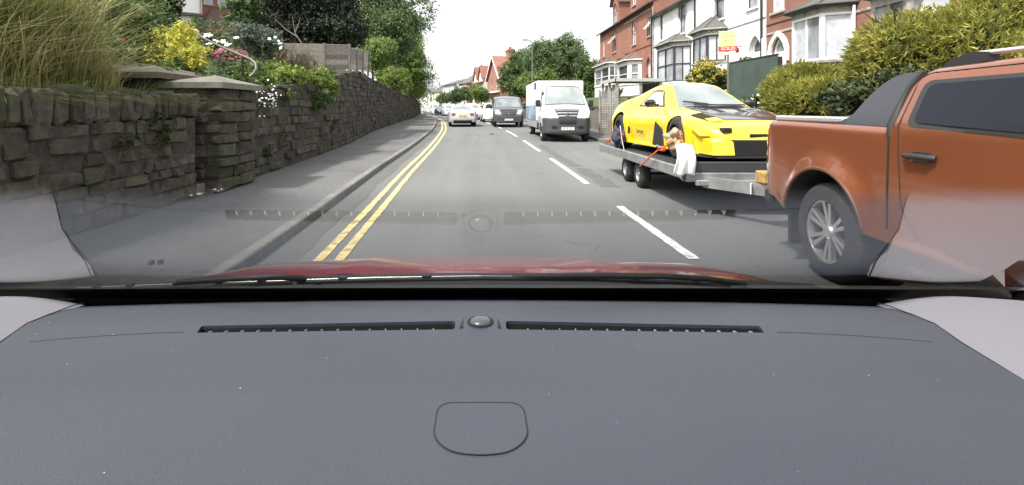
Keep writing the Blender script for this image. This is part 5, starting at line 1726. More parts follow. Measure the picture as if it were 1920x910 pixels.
# doors: seams, handles
bp.seams(pk, [([(1.655, 1.27), (1.65, .9, .1), (1.64, .50)], .009), ([(1.745, 1.60, .05), (1.735, 1.25, .05), (1.74, 1.1, .1), (1.77, .7, .1), (1.95, .52)], .0045), ([(1.745, 1.60), (1.80, 1.635, .05), (2.5, 1.65)], .0045), ([(2.66, 1.62), (2.66, .52)], .0055)])
for y in (1.93, 2.95):
    for sd in (1, -1):
        MB().box(sd * (bp.Wf(y, 1.09) - .002), sd * (bp.Wf(y, 1.09) + .004), y - .07, y + .07, 1.055, 1.125, bev=.002).build('handle_cup', M_black, pk)
        MB().tube([(sd * (bp.Wf(y, 1.09) + .012), y - .12, 1.092), (sd * (bp.Wf(y, 1.09) + .042), y - .08, 1.095), (sd * (bp.Wf(y, 1.09) + .042), y + .07, 1.095), (sd * (bp.Wf(y, 1.09) + .012), y + .12, 1.092)], .019, 8).build('door_handle', M_black, pk, smooth=60)
for sd in (1, -1):
    bp.side([(.02, .86, .02), (.085, .88, .03), (.095, 1.2, .03), (.02, 1.2, .02)], .006, (sd,), .06).build('tail_lamp', M_redlamp, pk)
    bp.side([(.03, .74, .02), (.09, .76, .02), (.09, .86, .01), (.02, .86, .01)], .007, (sd,), .06).build('tail_lamp_lens', M_lamp_c, pk)
    for y in (.97, 4.2):
        wheel(pk, sd * .80, y, .395, .395, .26, sd, .262, 'six_pair', mat('machined_alloy', (.62, .61, .60), .3, m=.85), 36)
    MB().box(sd * .60, sd * .90, .40, .43, .16, .48, bev=.01).build('mud_flap', M_black, pk)
    MB().box(sd * .86, sd * 1.10, 3.5, 3.62, 1.22, 1.42, bev=.04).build('door_mirror', M_or, pk)
MB().box(-.88, .88, -.06, .06, .47, .62, bev=.03).build('rear_bumper', M_black, pk)
MB().box(-.7, .7, -.012, .02, .78, 1.18, bev=.02).build('tailgate_panel', M_or, pk)
for sd in (1, -1):
    MB().tube([(sd * .88, 1.8, .34), (sd * .90, 2.2, .32), (sd * .90, 3.5, .32)], .04, 8).build('side_step', M_black, pk, smooth=60)
MB().box(-.45, .45, 5.31, 5.345, .62, .92, bev=.02).build('grille', M_black, pk)
for sd in (1, -1):
    MB().box(sd * .5, sd * .8, 5.16, 5.30, .78, .94, bev=.03).build('headlamp', M_lamp_c, pk)
plate(pk, 5.35, .5, True, 'FD18 KXN')
MB().tube([(0, .1, .42), (0, -.12, .42)], .03, 8).lathe([(-.0, .025), (.06, .02), (.08, .03), (.11, .025), (.12, .001)], (0, -.12, .43), n=12).build('tow_ball', M_steel, pk, smooth=50)

# --- trailer ------------------------------------------------------------
M_alu = mat('trailer_aluminium', (.34, .34, .345), .45, m=.55, c2=(.24, .24, .24), ns=5, bump=.15, bs=30)
M_frame = mat('trailer_frame', (.05, .052, .06), .55, m=.3)
tr = thing('car_trailer', 'flat twin axle car trailer with grey side rails towed by the pickup', 'trailer', (3.80, 0, 0))
HW = 1.10
for k in range(6):
    a = 7.03 + k * .836
    MB().box(-HW + .05, HW - .05, a + .004, a + .832, .565, .60, bev=.004).build('deck_plate', M_frame, tr)
for sd in (1, -1):
    MB().box(sd * HW, sd * (HW - .06), 7.03, 12.05, .455, .61, bev=.012).build('side_rail', M_alu, tr)
    MB().box(sd * (HW - .25), sd * (HW - .75), 7.1, 12.0, .601, .612, bev=.003).build('wheel_track', M_frame, tr)
    for y in (9.46, 10.3):
        wheel(tr, sd * (HW - .17), y, .245, .245, .18, sd, .15, 'plain', M_steel, 24)
        MB().tube([(sd * (HW - .2), y, .25), (0, y, .25)], .03, 6).build('axle', M_frame, tr)
MB().box(-HW, HW, 6.97, 7.03, .44, .56, bev=.01).build('front_beam', M_alu, tr)
MB().box(-HW + .06, HW - .06, 6.985, 7.03, .562, .70, bev=.008).build('headboard', M_frame, tr)
MB().box(-HW + .1, HW - .1, 6.90, 6.965, .40, .47, bev=.008).build('lamp_bar', M_alu, tr)
MB().box(-HW, HW, 12.05, 12.11, .44, .58, bev=.01).build('rear_beam', M_alu, tr)
for y in (7.6, 8.5, 9.88, 11, 11.7):
    MB().box(-HW + .06, HW - .06, y - .03, y + .03, .46, .56).build('cross_member', M_frame, tr)
for sd in (1, -1):
    a, b = Vector((sd * .86, 7.0, .44)), Vector((sd * .05, 5.62, .44))
    d = (b - a).normalized(); nn = Vector((d.y, -d.x, 0)) * .035
    mb = MB()
    vs = [a + nn, a - nn, b - nn, b + nn]
    mb.add([v + Vector((0, 0, -.07)) for v in vs] + [v + Vector((0, 0, .07)) for v in vs], [(0, 1, 2, 3), (4, 5, 6, 7), (0, 1, 5, 4), (1, 2, 6, 5), (2, 3, 7, 6), (3, 0, 4, 7)])
    mb.build('drawbar', M_alu, tr)
MB().box(-.07, .07, 5.4, 5.75, .45, .55, bev=.02).build('coupling', M_steel, tr)
o = MB().box(-.006, .006, -.06, .06, -.06, .06).build('rating_plate', M_plw, tr, (-.575, 6.36, .445))
o.rotation_euler = (0, 0, R(-30))
text('lettering', '3500', .04, M_ink, o, (-.007, 0, .02), (R(90), 0, R(-90)), .0005)
text('lettering', 'kg', .045, M_ink, o, (-.007, 0, -.028), (R(90), 0, R(-90)), .0005)
MB().box(-.50, -.36, 6.22, 6.42, .515, .66, bev=.015).box(-.34, -.26, 6.3, 6.4, .515, .73, bev=.012).build('winch_box', mat('ochre_box', (.40, .26, .07), .6, c2=(.25, .15, .06), ns=20), tr)
for sd in (1, -1):
    MB().lathe([(0, .06), (.06, .06), (.075, .05), (.075, .001)], (sd * (HW + .0), 7.0, .50), 'y', 14).build('marker_lamp', M_steel, tr, smooth=50)

# --- yellow sports car ----------------------------------------------------
M_ye = paint('racing_yellow', (.80, .56, .012))
M_carb = mat('carbon_bonnet', (.022, .022, .026), .16, coat=.9, c2=(.034, .034, .038), ns=40)
fwd = Vector((.17, -2.7)).normalized()
sc = thing('sports_car', 'bright yellow sports coupe with black bonnet strapped on the trailer', 'sports car', (3.70, 11.98, .612), math.atan2(-fwd.x, fwd.y))
sc.scale = (.97, 1.05, 1.10)
def Wy(y, z):
    P_ = interp(y, [(0, .80), (.35, .90), (.85, .945), (1.4, .90), (2.3, .885), (2.9, .905), (3.45, .945), (3.85, .91), (4.08, .85), (4.25, .76), (4.36, .64), (4.42, .50)])
    b = 0
    for ay in (.85, 3.45):
        d = math.hypot(y - ay, z - .31)
        b += .03 * math.exp(-((d - .40) / .09) ** 2) * (z < .72)
    w_ = P_ + b - .05 * max(0, .42 - z)
    q_ = min(1, max(0, (z - .48) / .28)); q_ = q_ * q_ * (3 - 2 * q_)
    w_ -= .17 * q_ * interp(y, [(0, .6), (.7, .7), (1.1, 1), (2.9, 1), (3.3, .62), (4.4, .5)])
    if z > .73: w_ -= (z - .73) * .52
    return w_
by = Body([(.10, .12), (.02, .25, .04), (.0, .5, .1), (.04, .80, .06), (.35, .84, .2), (1.0, .93, .5), (1.5, 1.07, .4), (1.88, 1.13, .3), (2.18, 1.115, .2), (2.98, .70, .10), (3.5, .635, .5), (3.98, .55, .45), (4.28, .455, .25), (4.41, .35, .12), (4.40, .22, .05), (4.36, .12)],
          [(.85, .30, .36), (3.45, .30, .318)], Wy, rnd=.10, grid=.06, crown=.035, nx=28)
by.hump = lambda y: interp(y, [(2.6, 0), (2.95, .012), (3.25, .03), (3.5, .03), (3.8, .015), (4.15, 0)])
by.shell().build('body', M_ye, sc, smooth=80, weld=.0005)
by.liners(.30, sc)
MB().box(-.56, .56, .15, 4.2, .13, .35).build('underbody', M_under, sc)
by.across((2.95, .72), (4.02, .54), (-.80, .80), (-.58, .58), .010, 14, 22).build('bonnet', M_carb, sc, smooth=50)
for sd in (1, -1):
    by.across((3.2, .67), (3.55, .63), (sd * .18, sd * .34), (sd * .16, sd * .30), .011, 4, 3).build('bonnet_vent', M_under, sc)
ws = by.across((2.17, 1.11), (2.95, .725), (-.92, .92), (-.97, .97), .006, 10, 10).build('windscreen', M_sglass, sc, smooth=50)
by.across((2.22, 1.095), (2.32, 1.045), (-.62, .62), (-.64, .64), .011, 3, 8).build('sun_strip', M_plw, ws, smooth=50)
for q, (tx_, fx) in enumerate((('RACING', 0.),)):
    pass
by.across((.45, .86), (1.45, 1.05), (-.8, .8), (-.82, .82), .005, 10, 8).build('rear_window', M_cglass, sc, smooth=50)
M_bglass = mat('painted_bright_glass', (.30, .33, .34), .06, c2=(.46, .48, .48), ns=1.5, spec=1., coat=.5)  # lighter still: sky reflection put into the pane colour
by.both('side_window', M_black, sc, [(1.42, .755, .03), (2.62, .745, .03), (2.26, 1.02, .08), (1.86, 1.03, .08)], .004, [(1.50, .775, .03), (2.53, .765, .03), (2.22, .995, .07), (1.88, 1.005, .07)], M_bglass)
by.seams(sc, [([(2.63, .74), (2.66, .5, .1), (2.60, .22)], .0045), ([(1.45, .74), (1.38, .45, .1), (1.55, .22)], .0045)])
by.both('fender_vent', M_black, sc, [(2.46, .14, .02), (3.06, .14, .02), (3.04, .38, .04), (2.62, .52, .02), (2.56, .34, .02)], .007)
for sd in (1, -1):
    MB().box(sd * .84, sd * 1.02, 2.42, 2.56, .74, .86, bev=.04).build('door_mirror', M_blackg, sc)
    MB().box(sd * .78, sd * .88, 2.46, 2.52, .76, .79).build('mirror_arm', M_black, sc)
    MB().lathe([(sd * (by.Wf(1.36, .34) + .006), .001), (sd * (by.Wf(1.36, .34) + .008), .06), (sd * (by.Wf(1.36, .34) - .01), .07)], (0, 1.36, .34), 'x', 18).build('side_duct', M_under, sc)
    wheel(sc, sd * .815, 3.45, .30, .30, .25, sd, .212, 'ten', mat('bronze_alloy', (.09, .07, .055), .35, m=.8), 32)
    wheel(sc, sd * .80, .85, .302, .302, .27, sd, .215, 'ten', MATS['bronze_alloy'], 32)
    # pop-up lamp recess, corner lamp, canard, bumper wing
    by.across((3.62, .62), (3.98, .55), (sd * .72, sd * .94), (sd * .66, sd * .90), .013, 4, 4).build('headlamp_recess', M_under, sc)
    by.across((3.93, .565), (4.06, .53), (sd * .66, sd * .90), (sd * .66, sd * .86), .018, 2, 4).build('headlamp_lid', M_ye, sc)
    MB().box(sd * .52, sd * .66, 4.25, 4.37, .415, .475, bev=.012).build('fog_opening', M_under, sc)
    MB().prism([(3.95, .46), (4.24, .365), (4.24, .378), (3.97, .475)], sd * .78, sd * .935).build('canard', M_ye, sc)
    MB().prism([(4.02, .14), (4.50, .14), (4.46, .30), (4.30, .34), (4.05, .34)], sd * .565, sd * .88).build('bumper_wing', M_ye, sc)
    MB().prism([(4.30, .18), (4.47, .18), (4.44, .28), (4.35, .28)], sd * .862, sd * .868).build('wing_slot', M_under, sc)
    MB().prism([(3.75, .13), (4.10, .13), (4.02, .34), (3.82, .38)], sd * .80, sd * .90).build('arch_guard', M_ye, sc)
MB().box(-.56, .56, 4.20, 4.462, .12, .325, bev=.012).build('radiator_intake', M_under, sc)
MB().box(-.3, .3, 4.405, 4.43, .36, .40, bev=.008).build('nose_slot', M_under, sc)
MB().prism([(-.93, 3.86), (.93, 3.86), (.95, 4.25), (.80, 4.55), (-.80, 4.55), (-.95, 4.25)], .105, .125, 'z').build('splitter', M_black, sc)
MB().box(-.70, .70, .02, .2, .93, .955, bev=.01).build('rear_wing', M_carb, sc)
for sd in (1, -1):
    MB().box(sd * .4, sd * .43, .06, .18, .80, .935).build('wing_stay', M_black, sc)
text('lettering', 'Garmage', .10, mat('decal_dark', (.05, .045, .02), .5), sc, (.925, 1.98, .34), (R(90), 0, R(90)), .0015)
mb = MB()
mb.tube([(-.55, 2.93, .775), (.0, 2.98, .775), (.35, 2.93, .79)], .012, 6); mb.tube([(.1, 2.93, .79), (.5, 2.84, .83)], .012, 6)
mb.build('wiper', M_black, sc)

# --- strap, rag and pad on the trailer --------------------------------------
M_strap = mat('orange_strap', (.55, .10, .03), .7)
def strap(label, pts, w_=.024, m=M_strap, ratchet=None):
    t = thing('ratchet_strap', label, 'strap', tuple(pts[0]))
    o = Vector(pts[0])
    mb = MB(); mb.tube([Vector(p) - o for p in pts], w_ * .5, 6)
    mb.build('webbing', m, t, smooth=60)
    if ratchet:
        q = Vector(ratchet) - o
        MB().box(q.x - .035, q.x + .035, q.y - .09, q.y + .09, q.z - .035, q.z + .035, bev=.012).build('ratchet', M_strap, t)
        MB().tube([q + Vector((-.04, -.08, .02)), q + Vector((-.07, 0, .05)), q + Vector((-.04, .08, .02))], .012, 6).build('ratchet_handle', M_steel, t, smooth=60)
    return t
strap('orange ratchet strap from the front wheel to the side rail', [P(1262, 268, 7.9), P(1238, 278, 8.1), P(1222, 292, 8.25), P(1206, 306, 8.6), P(1200, 312, 8.75)], ratchet=P(1240, 279, 8.05))
strap('orange ratchet strap at the rear end of the trailer', [P(1168, 252, 10.4), P(1150, 258, 11.1), P(1138, 266, 11.6), P(1127, 278, 12.0)], ratchet=P(1140, 264, 11.5))
strap('thin grey tie cord hanging by the rear wheel', [P(1163, 236, 10.6), P(1166, 262, 10.45), P(1172, 290, 10.2), P(1172, 296, 10.2)], .014, M_steel)
def lump(name, label, cat, c, rad, m, seed, amp=.25):
    bm = bmesh.new()
    bmesh.ops.create_icosphere(bm, subdivisions=4, radius=1)
    from mathutils import noise as N_
    for v in bm.verts:
        d = 1 + amp * N_.noise(v.co * 1.7 + Vector((seed, 0, 0))) + amp * .6 * N_.noise(v.co * 4.3 + Vector((0, seed, 0)))
        v.co = Vector((v.co.x * rad[0], v.co.y * rad[1], v.co.z * rad[2])) * d
    me = bpy.data.meshes.new(name); bm.to_mesh(me); bm.free()
    me.materials.append(m); me.shade_smooth()
    return tag(link(name, me, None, tuple(c)), label, cat)
lump('strap_bundle', 'khaki and orange bundle of webbing by the front wheel of the yellow car', 'strap bundle', P(1264, 262, 7.72), (.13, .16, .14), mat('khaki_webbing', (.32, .29, .20), .9, c2=(.20, .17, .10), ns=8, c3=(.45, .13, .03), ns3=4, bump=.6, bs=30), 3, .55)
lump('wheel_pad', 'dark blue padded strap bundle against the rear wheel of the yellow car', 'strap bundle', P(1160, 257, 10.75), (.12, .2, .2), mat('navy_pad', (.035, .035, .06), .8, bump=.5, bs=30), 5, .45)
# white cloth draped over the strap at the front corner
nx_, nz_ = 14, 18
vs = []
for j in range(nz_ + 1):
    for i in range(nx_ + 1):
        u, v = i / nx_ - .5, j / nz_
        wd = .17 + .10 * v
        q = P(1278 + 2 * v, 270, 7.0)
        x = q.x + u * (.22 + .05 * v) + .012 * math.sin(v * 5)
        y = q.y - .016 * math.cos(u * 13 + 2 * v) * (.3 + v) - .05 * math.sin(v * 3) - .06
        z = .945 - .40 * v + .012 * math.sin(u * 9) * v - .05 * abs(u) * (1 - v)
        vs.append((x, y, z))
fs = [(j * (nx_ + 1) + i, j * (nx_ + 1) + i + 1, (j + 1) * (nx_ + 1) + i + 1, (j + 1) * (nx_ + 1) + i) for j in range(nz_) for i in range(nx_)]
cl_ = MB().add(vs, fs).build('white_cloth', mat('white_cotton', (.78, .78, .76), .9), None, smooth=80)
tag(cl_, 'white cloth hanging over the front corner of the trailer', 'cloth')
so = cl_.modifiers.new('thickness', 'SOLIDIFY'); so.thickness = .012

# --- white box van ---------------------------------------------------------
M_vw = paint('van_white', (.80, .80, .80))
M_vg = mat('van_bumper', (.055, .058, .062), .6)
vn = thing('box_van', 'white delivery box van with dark grey bumper and round star badge', 'van', (3.42, 27.95, 0), R(180.6)); vn.location.z = gz(22) * .8
def Wv(y, z):
    w_ = 1.0 - .04 * abs(z - 1.0)
    if z > 1.35: w_ -= (z - 1.35) * .13
    if y > 6.1: w_ -= .22 * ((y - 6.1) / .5) ** 2
    return w_
bv = Body([(4.75, .42), (4.75, 2.33, .02), (5.0, 2.40, .15), (5.25, 2.36, .2), (6.05, 1.42, .10), (6.42, 1.20, .15), (6.58, .95, .08), (6.60, .40, .05), (6.55, .33)], [(5.85, .36, .42)], Wv, rnd=.10, grid=.055, crown=.06)
cb_ = bv.shell().build('cab', M_vw, vn, smooth=38, weld=.0005)
paint_region(cb_, M_vg, lambda x, y, z: y > 6.22 and z < .98 + .16 * (abs(x) < .72) * 0 or (y > 5.9 and z < .62))
bv.liners(.3, vn)
MB().box(-.7, .7, .1, 6.3, .35, .6).build('chassis', M_under, vn)
ws = bv.across((5.32, 2.28), (6.01, 1.47), (-.97, .97), (-.98, .98), .004, 8, 8).build('windscreen', M_black, vn, smooth=50)
bv.across((5.36, 2.24), (5.98, 1.51), (-.93, .93), (-.95, .95), .009, 8, 8).build('pane', mat('van_screen', (.16, .19, .19), .05, c2=(.34, .37, .36), ns=.9, spec=1., coat=.5), ws, smooth=50)
bv.both('side_window', M_black, vn, [(5.05, 1.45, .03), (5.98, 1.40, .03), (5.5, 2.12, .1), (5.05, 2.15, .05)], .004, [(5.08, 1.49, .03), (5.88, 1.44, .03), (5.46, 2.08, .1), (5.08, 2.11, .05)], M_cglass)
MB().box(-1.03, 1.03, 0, 4.72, .80, 2.56, bev=.05).build('box_body', mat('box_white', (.80, .80, .80), .45, c2=(.76, .76, .77), ns=1), vn)
for sd in (1, -1):
    MB().box(sd * 1.032, sd * 1.038, .10, 4.6, .86, 1.50).build('side_graphic', mat('blue_graphic', (.10, .16, .30), .4, c2=(.45, .52, .60), ns=1.6, c3=(.05, .08, .18), ns3=2.5), vn)
    MB().box(sd * 1.032, sd * 1.04, 3.9, 4.6, 2.2, 2.5).build('corner_graphic', mat('blue_panel', (.06, .06, .26), .4), vn)
    MB().box(sd * .98, sd * 1.0, .3, 4.5, .50, .80, bev=.008).build('side_skirt', mat('skirt_silver', (.42, .43, .44), .4, m=.4), vn)
    MB().box(sd * 1.0, sd * 1.2, 5.72, 5.86, 1.42, 1.72, bev=.05).build('door_mirror', M_black, vn)
    wheel(vn, sd * .86, 5.85, .35, .35, .24, sd, .21, 'plain', M_steel, 28)
    wheel(vn, sd * .86, 1.4, .35, .35, .24, sd, .21, 'plain', M_steel, 28)
    bv.across((6.25, 1.315), (6.54, 1.02), (sd * .74, sd * 1.0), (sd * .72, sd * 1.0), .006, 4, 4).build('headlamp', M_lamp_c, vn, smooth=50)
    bv.side([(4.8, .45, .02), (5.38, .45, .02), (5.38, .75, .02), (4.8, .75, .02)], .006, (sd,)).build('sill_trim', M_vg, vn)
    MB().box(sd * .62, sd * .76, 5.02, 5.06, 2.455, 2.50, bev=.01).build('roof_marker', M_lamp_c, vn)
bv.across((6.592, .70), (6.598, .62), (-1.0, 1.0), (-1.0, 1.0), .016, 3, 10, .03).build('bumper', M_vg, vn, smooth=50)
gr = bv.across((6.30, 1.27), (6.58, .86), (-.60, .60), (-.50, .50), .022, 6, 8, .03).build('grille', M_blackg, vn, smooth=50)
for k in range(3):
    zz = 1.17 - .09 * k
    bv.across((6.36 + .07 * k, 1.235 - .11 * k), (6.385 + .07 * k, 1.20 - .11 * k), (-.52, .52), (-.52, .52), .036, 2, 6, .02).build('grille_bar', M_steel, gr)
bv.across((6.588, .80), (6.595, .70), (-.52, .52), (-.46, .46), .014, 3, 6, .02).build('lower_grille', M_under, vn)
for sd in (1, -1):
    bv.across((6.592, .66), (6.597, .56), (sd * .66, sd * .92), (sd * .66, sd * .92), .02, 2, 4, .02).build('fog_lamp', M_under, vn)
mb = MB()
mb.lathe([(6.64, .125), (6.672, .125), (6.672, .105), (6.64, .105), (6.64, .125)], (0, 0, 1.06), 'y', 24)
for k in range(3):
    a = math.pi / 2 + k * 2 * math.pi / 3
    c, s_ = math.cos(a), math.sin(a)
    mb.add([(0 + -s_ * .016, 6.66, 1.06 + c * .016), (s_ * .016, 6.66, 1.06 - c * .016), (c * .118, 6.662, 1.06 + s_ * .118), (0, 6.678, 1.06)], [(0, 1, 2), (0, 2, 3), (1, 2, 3)])
mb.build('star_badge', M_chrome, vn)
plate(vn, 6.665, .545, True, 'PF18 LEX')
mb = MB()
mb.tube([(-.75, 6.06, 1.435), (-.35, 6.06, 1.45)], .012, 5).tube([(.30, 6.06, 1.45), (.72, 6.06, 1.435)], .012, 5)
mb.build('wiper', M_black, vn)

# --- dark van ----------------------------------------------------------------
def panel_van(label, loc, rz, col, txt, M_win=M_sglass, H=1.92):
    t = thing('panel_van', label, 'van', loc, rz)
    def Wt(y, z):
        w_ = .98 - .05 * abs(z - .9)
        if z > 1.2: w_ -= (z - 1.2) * .16
        if y > 4.5: w_ -= .16 * ((y - 4.5) / .5) ** 2
        return w_
    b = Body([(0, .35), (0, H - .05, .06), (.3, H, .2), (3.2, H, .4), (3.75, H - .12, .2), (4.35, 1.17, .08), (4.85, .98, .12), (4.98, .75, .08), (4.98, .32)], [(1.0, .34, .40), (4.15, .34, .40)], Wt, rnd=.10, grid=.08, crown=.04)
    o_ = b.shell().build('body', col, t, smooth=38, weld=.0005)
    paint_region(o_, M_vg, lambda x, y, z: (y > 4.4 and z < .66) or z < .45)
    b.liners(.3, t)
    MB().box(-.6, .6, .1, 4.8, .25, .5).build('chassis', M_under, t)
    b.across((3.78, H - .15), (4.30, 1.23), (-.9, .9), (-.94, .94), .006).build('windscreen', M_win, t, smooth=50)
    b.both('side_window', M_cglass, t, [(3.2, 1.15, .03), (4.22, 1.12, .03), (3.8, 1.68, .08), (3.2, 1.72, .04)], .006)
    g_ = b.across((4.62, 1.07), (4.96, .72), (-.62, .62), (-.58, .58), .012, 4, 6, .02).build('grille', M_black, t)
    for k in range(2):
        b.across((4.90 + .03 * k, .93 - .1 * k), (4.91 + .03 * k, .90 - .1 * k), (-.5, .5), (-.5, .5), .024, 2, 4, .02).build('grille_bar', M_vg, g_)
    MB().lathe([(5.05, .001), (5.05, .05), (5.0, .055)], (0, 0, .84), 'y', 16).build('badge', M_chrome, t)
    b.across((4.978, .58), (4.98, .50), (-.99, .99), (-.99, .99), .014, 3, 8, .03).build('bumper', M_vg, t)
    for sd in (1, -1):
        b.across((4.66, 1.05), (4.95, .80), (sd * .76, sd * 1.0), (sd * .66, sd * .99), .008, 4, 3).build('headlamp', M_lamp_c, t)
        MB().box(sd * .98, sd * 1.14, 4.0, 4.12, 1.15, 1.38, bev=.04).build('door_mirror', M_black, t)
        for y in (1.0, 4.15):
            wheel(t, sd * .84, y, .33, .33, .21, sd, .2, 'plain', M_steel, 22)
    plate(t, 5.045, .46, True, txt)
    return t
dv = panel_van('dark grey panel van waiting behind the white box van', (1.68, 38.2, 0), R(181), paint('van_graphite', (.085, .10, .125), flake=.3), 'FL56 NKU'); dv.location.z = gz(36)

# --- cars --------------------------------------------------------------------
def car(label, loc, rz, col, H=1.44, Lg=4.5, Wd=.9, style='saloon', plate_txt='', rear=False, grid=.12, group=None, name='parked_car', screen=M_sglass):
    t = thing(name, label, 'car', loc, rz, group)
    k = Lg / 4.5
    def Wc(y, z):
        w_ = Wd - .05 * abs(z - .6)
        if z > .92: w_ -= (z - .92) * .42
        y = y / k
        if y > 3.9: w_ -= .18 * ((y - 3.9) / .6) ** 2
        if y < .45: w_ -= .12 * ((.45 - y) / .45) ** 2
        return w_
    if style == 'saloon':
        pts = [(.08, .30), (.02, .5, .08), (.06, .98, .08), (.55, 1.04, .1), (1.25, H - .06, .3), (1.9, H, .4), (2.45, H - .05, .3), (3.25, .99, .1), (4.15, .80, .3), (4.42, .62, .12), (4.47, .45, .08), (4.42, .26)]
        rw = ((.60, 1.06), (1.22, H - .08))
    else:
        pts = [(.08, .30), (.02, .5, .08), (.05, .95, .06), (.22, 1.10, .1), (.55, H - .06, .15), (1.1, H, .3), (2.35, H - .03, .4), (3.25, 1.05, .1), (4.15, .88, .3), (4.42, .68, .12), (4.47, .45, .08), (4.42, .26)]
        rw = ((.26, 1.13), (.52, H - .1))
    b = Body([((p[0] * k), *p[1:]) for p in pts], [(.85 * k, .32, .37), (3.55 * k, .32, .37)], Wc, rnd=.09, grid=grid, crown=.04)
    b.shell().build('body', col, t, smooth=38, weld=.0005)
    b.liners(.28, t)
    MB().box(-.58, .58, .2, 4.2 * k, .2, .4).build('underbody', M_under, t)
    b.across((2.50 * k, H - .08), (3.2 * k, 1.04 if style == 'saloon' else 1.09), (-.88, .88), (-.94, .94), .006).build('windscreen', screen, t, smooth=50)
    b.across((rw[0][0] * k, rw[0][1]), (rw[1][0] * k, rw[1][1]), (-.82, .82), (-.84, .84), .006).build('rear_window', screen if rear else M_cglass, t, smooth=50)
    b.both('side_window', M_cglass, t, [((1.0 if style == 'saloon' else .6) * k, 1.0, .03), (3.1 * k, .99, .03), (2.4 * k, H - .12, .1), (1.45 * k if style == 'saloon' else .8 * k, H - .12, .1)], .006)
    for sd in (1, -1):
        b.across((.065 * k, .86), (.02 * k, .68), (sd * .62, sd * .98), (sd * .70, sd * .98), .008, 3, 4).build('tail_lamp', M_redlamp, t)
        b.across((4.2 * k, .80 if style == 'saloon' else .86), (4.44 * k, .60), (sd * .58, sd * .98), (sd * .62, sd * .96), .008, 3, 4).build('headlamp', M_lamp_c, t)
        MB().box(sd * (Wd - .03), sd * (Wd + .13), 2.85 * k, 2.97 * k, .98, 1.12, bev=.04).build('door_mirror', col, t)
        for y in (.85, 3.55):
            wheel(t, sd * (Wd - .13), y * k, .31, .31, .2, sd, .21, 'five', M_alloy, 20)
    b.across((4.45 * k, .56), (4.46 * k, .36), (-.5, .5), (-.5, .5), .01, 3, 4).build('lower_grille', M_black, t)
    b.across((4.40 * k, .70), (4.46 * k, .58), (-.34, .34), (-.30, .30), .01, 3, 4).build('grille', M_black, t)
    b.across((.03 * k, .42), (.075 * k, .30), (-.8, .8), (-.8, .8), .012, 3, 6).build('rear_diffuser', M_black, t)
    if plate_txt:
        plate(t, -.035 if rear else 4.53 * k, .70 if rear else .46, not rear, plate_txt, yellow=rear)
    return t
s_ = car('silver saloon car driving ahead in our lane seen from behind', (-1.13, 34.0, 0), R(4), paint('silver', (.60, .60, .60), flake=.4), 1.40, 4.6, .92, 'saloon', 'YK66 VBO', True, .09, name='saloon_car'); s_.location.z = gz(35.5)
sx = bpy.data.objects.get('saloon_car')
MB().prism([(1.05, 1.40), (1.2, 1.395), (1.08, 1.46)], -.012, .012).build('roof_fin', M_black, s_)
w1 = car('white hatchback facing us behind the dark grey van', (.82, 46.8, 0), R(184), paint('white', (.80, .80, .78)), 1.58, 4.5, .94, 'suv', 'BV15 OKE', name='hatchback_car', screen=M_cglass); w1.location.z = gz(45)
far = [((-1.05, 56.5), 186, (.75, .75, .74), 'suv', 1.62, 'white car second in the oncoming queue behind the hatchback'),
       ((-2.9, 68), 189, (.62, .66, .70), 'saloon', 1.45, 'pale silver car far back in the oncoming queue'),
       ((-5.2, 82), 192, (.70, .74, .80), 'suv', 1.75, 'pale blue white car beyond the silver saloon roof'),
       ((-7.0, 90), 193, (.05, .07, .12), 'saloon', 1.45, 'dark blue car in the far queue left of the saloon'),
       ((-8.7, 98), 195, (.75, .75, .74), 'suv', 1.95, 'white high sided car in the far queue by the bend'),
       ((-10.6, 107), 196, (.55, .54, .50), 'saloon', 1.5, 'beige car last in the far queue at the bend')]
for (x, y), rz, col, stl, H, lab in far:
    o = car(lab, (x, y, gz(y)), R(rz), paint('far_%d' % int(y), col), H, 4.4, .9, stl, '', grid=.2, group='cars queuing on the far side')
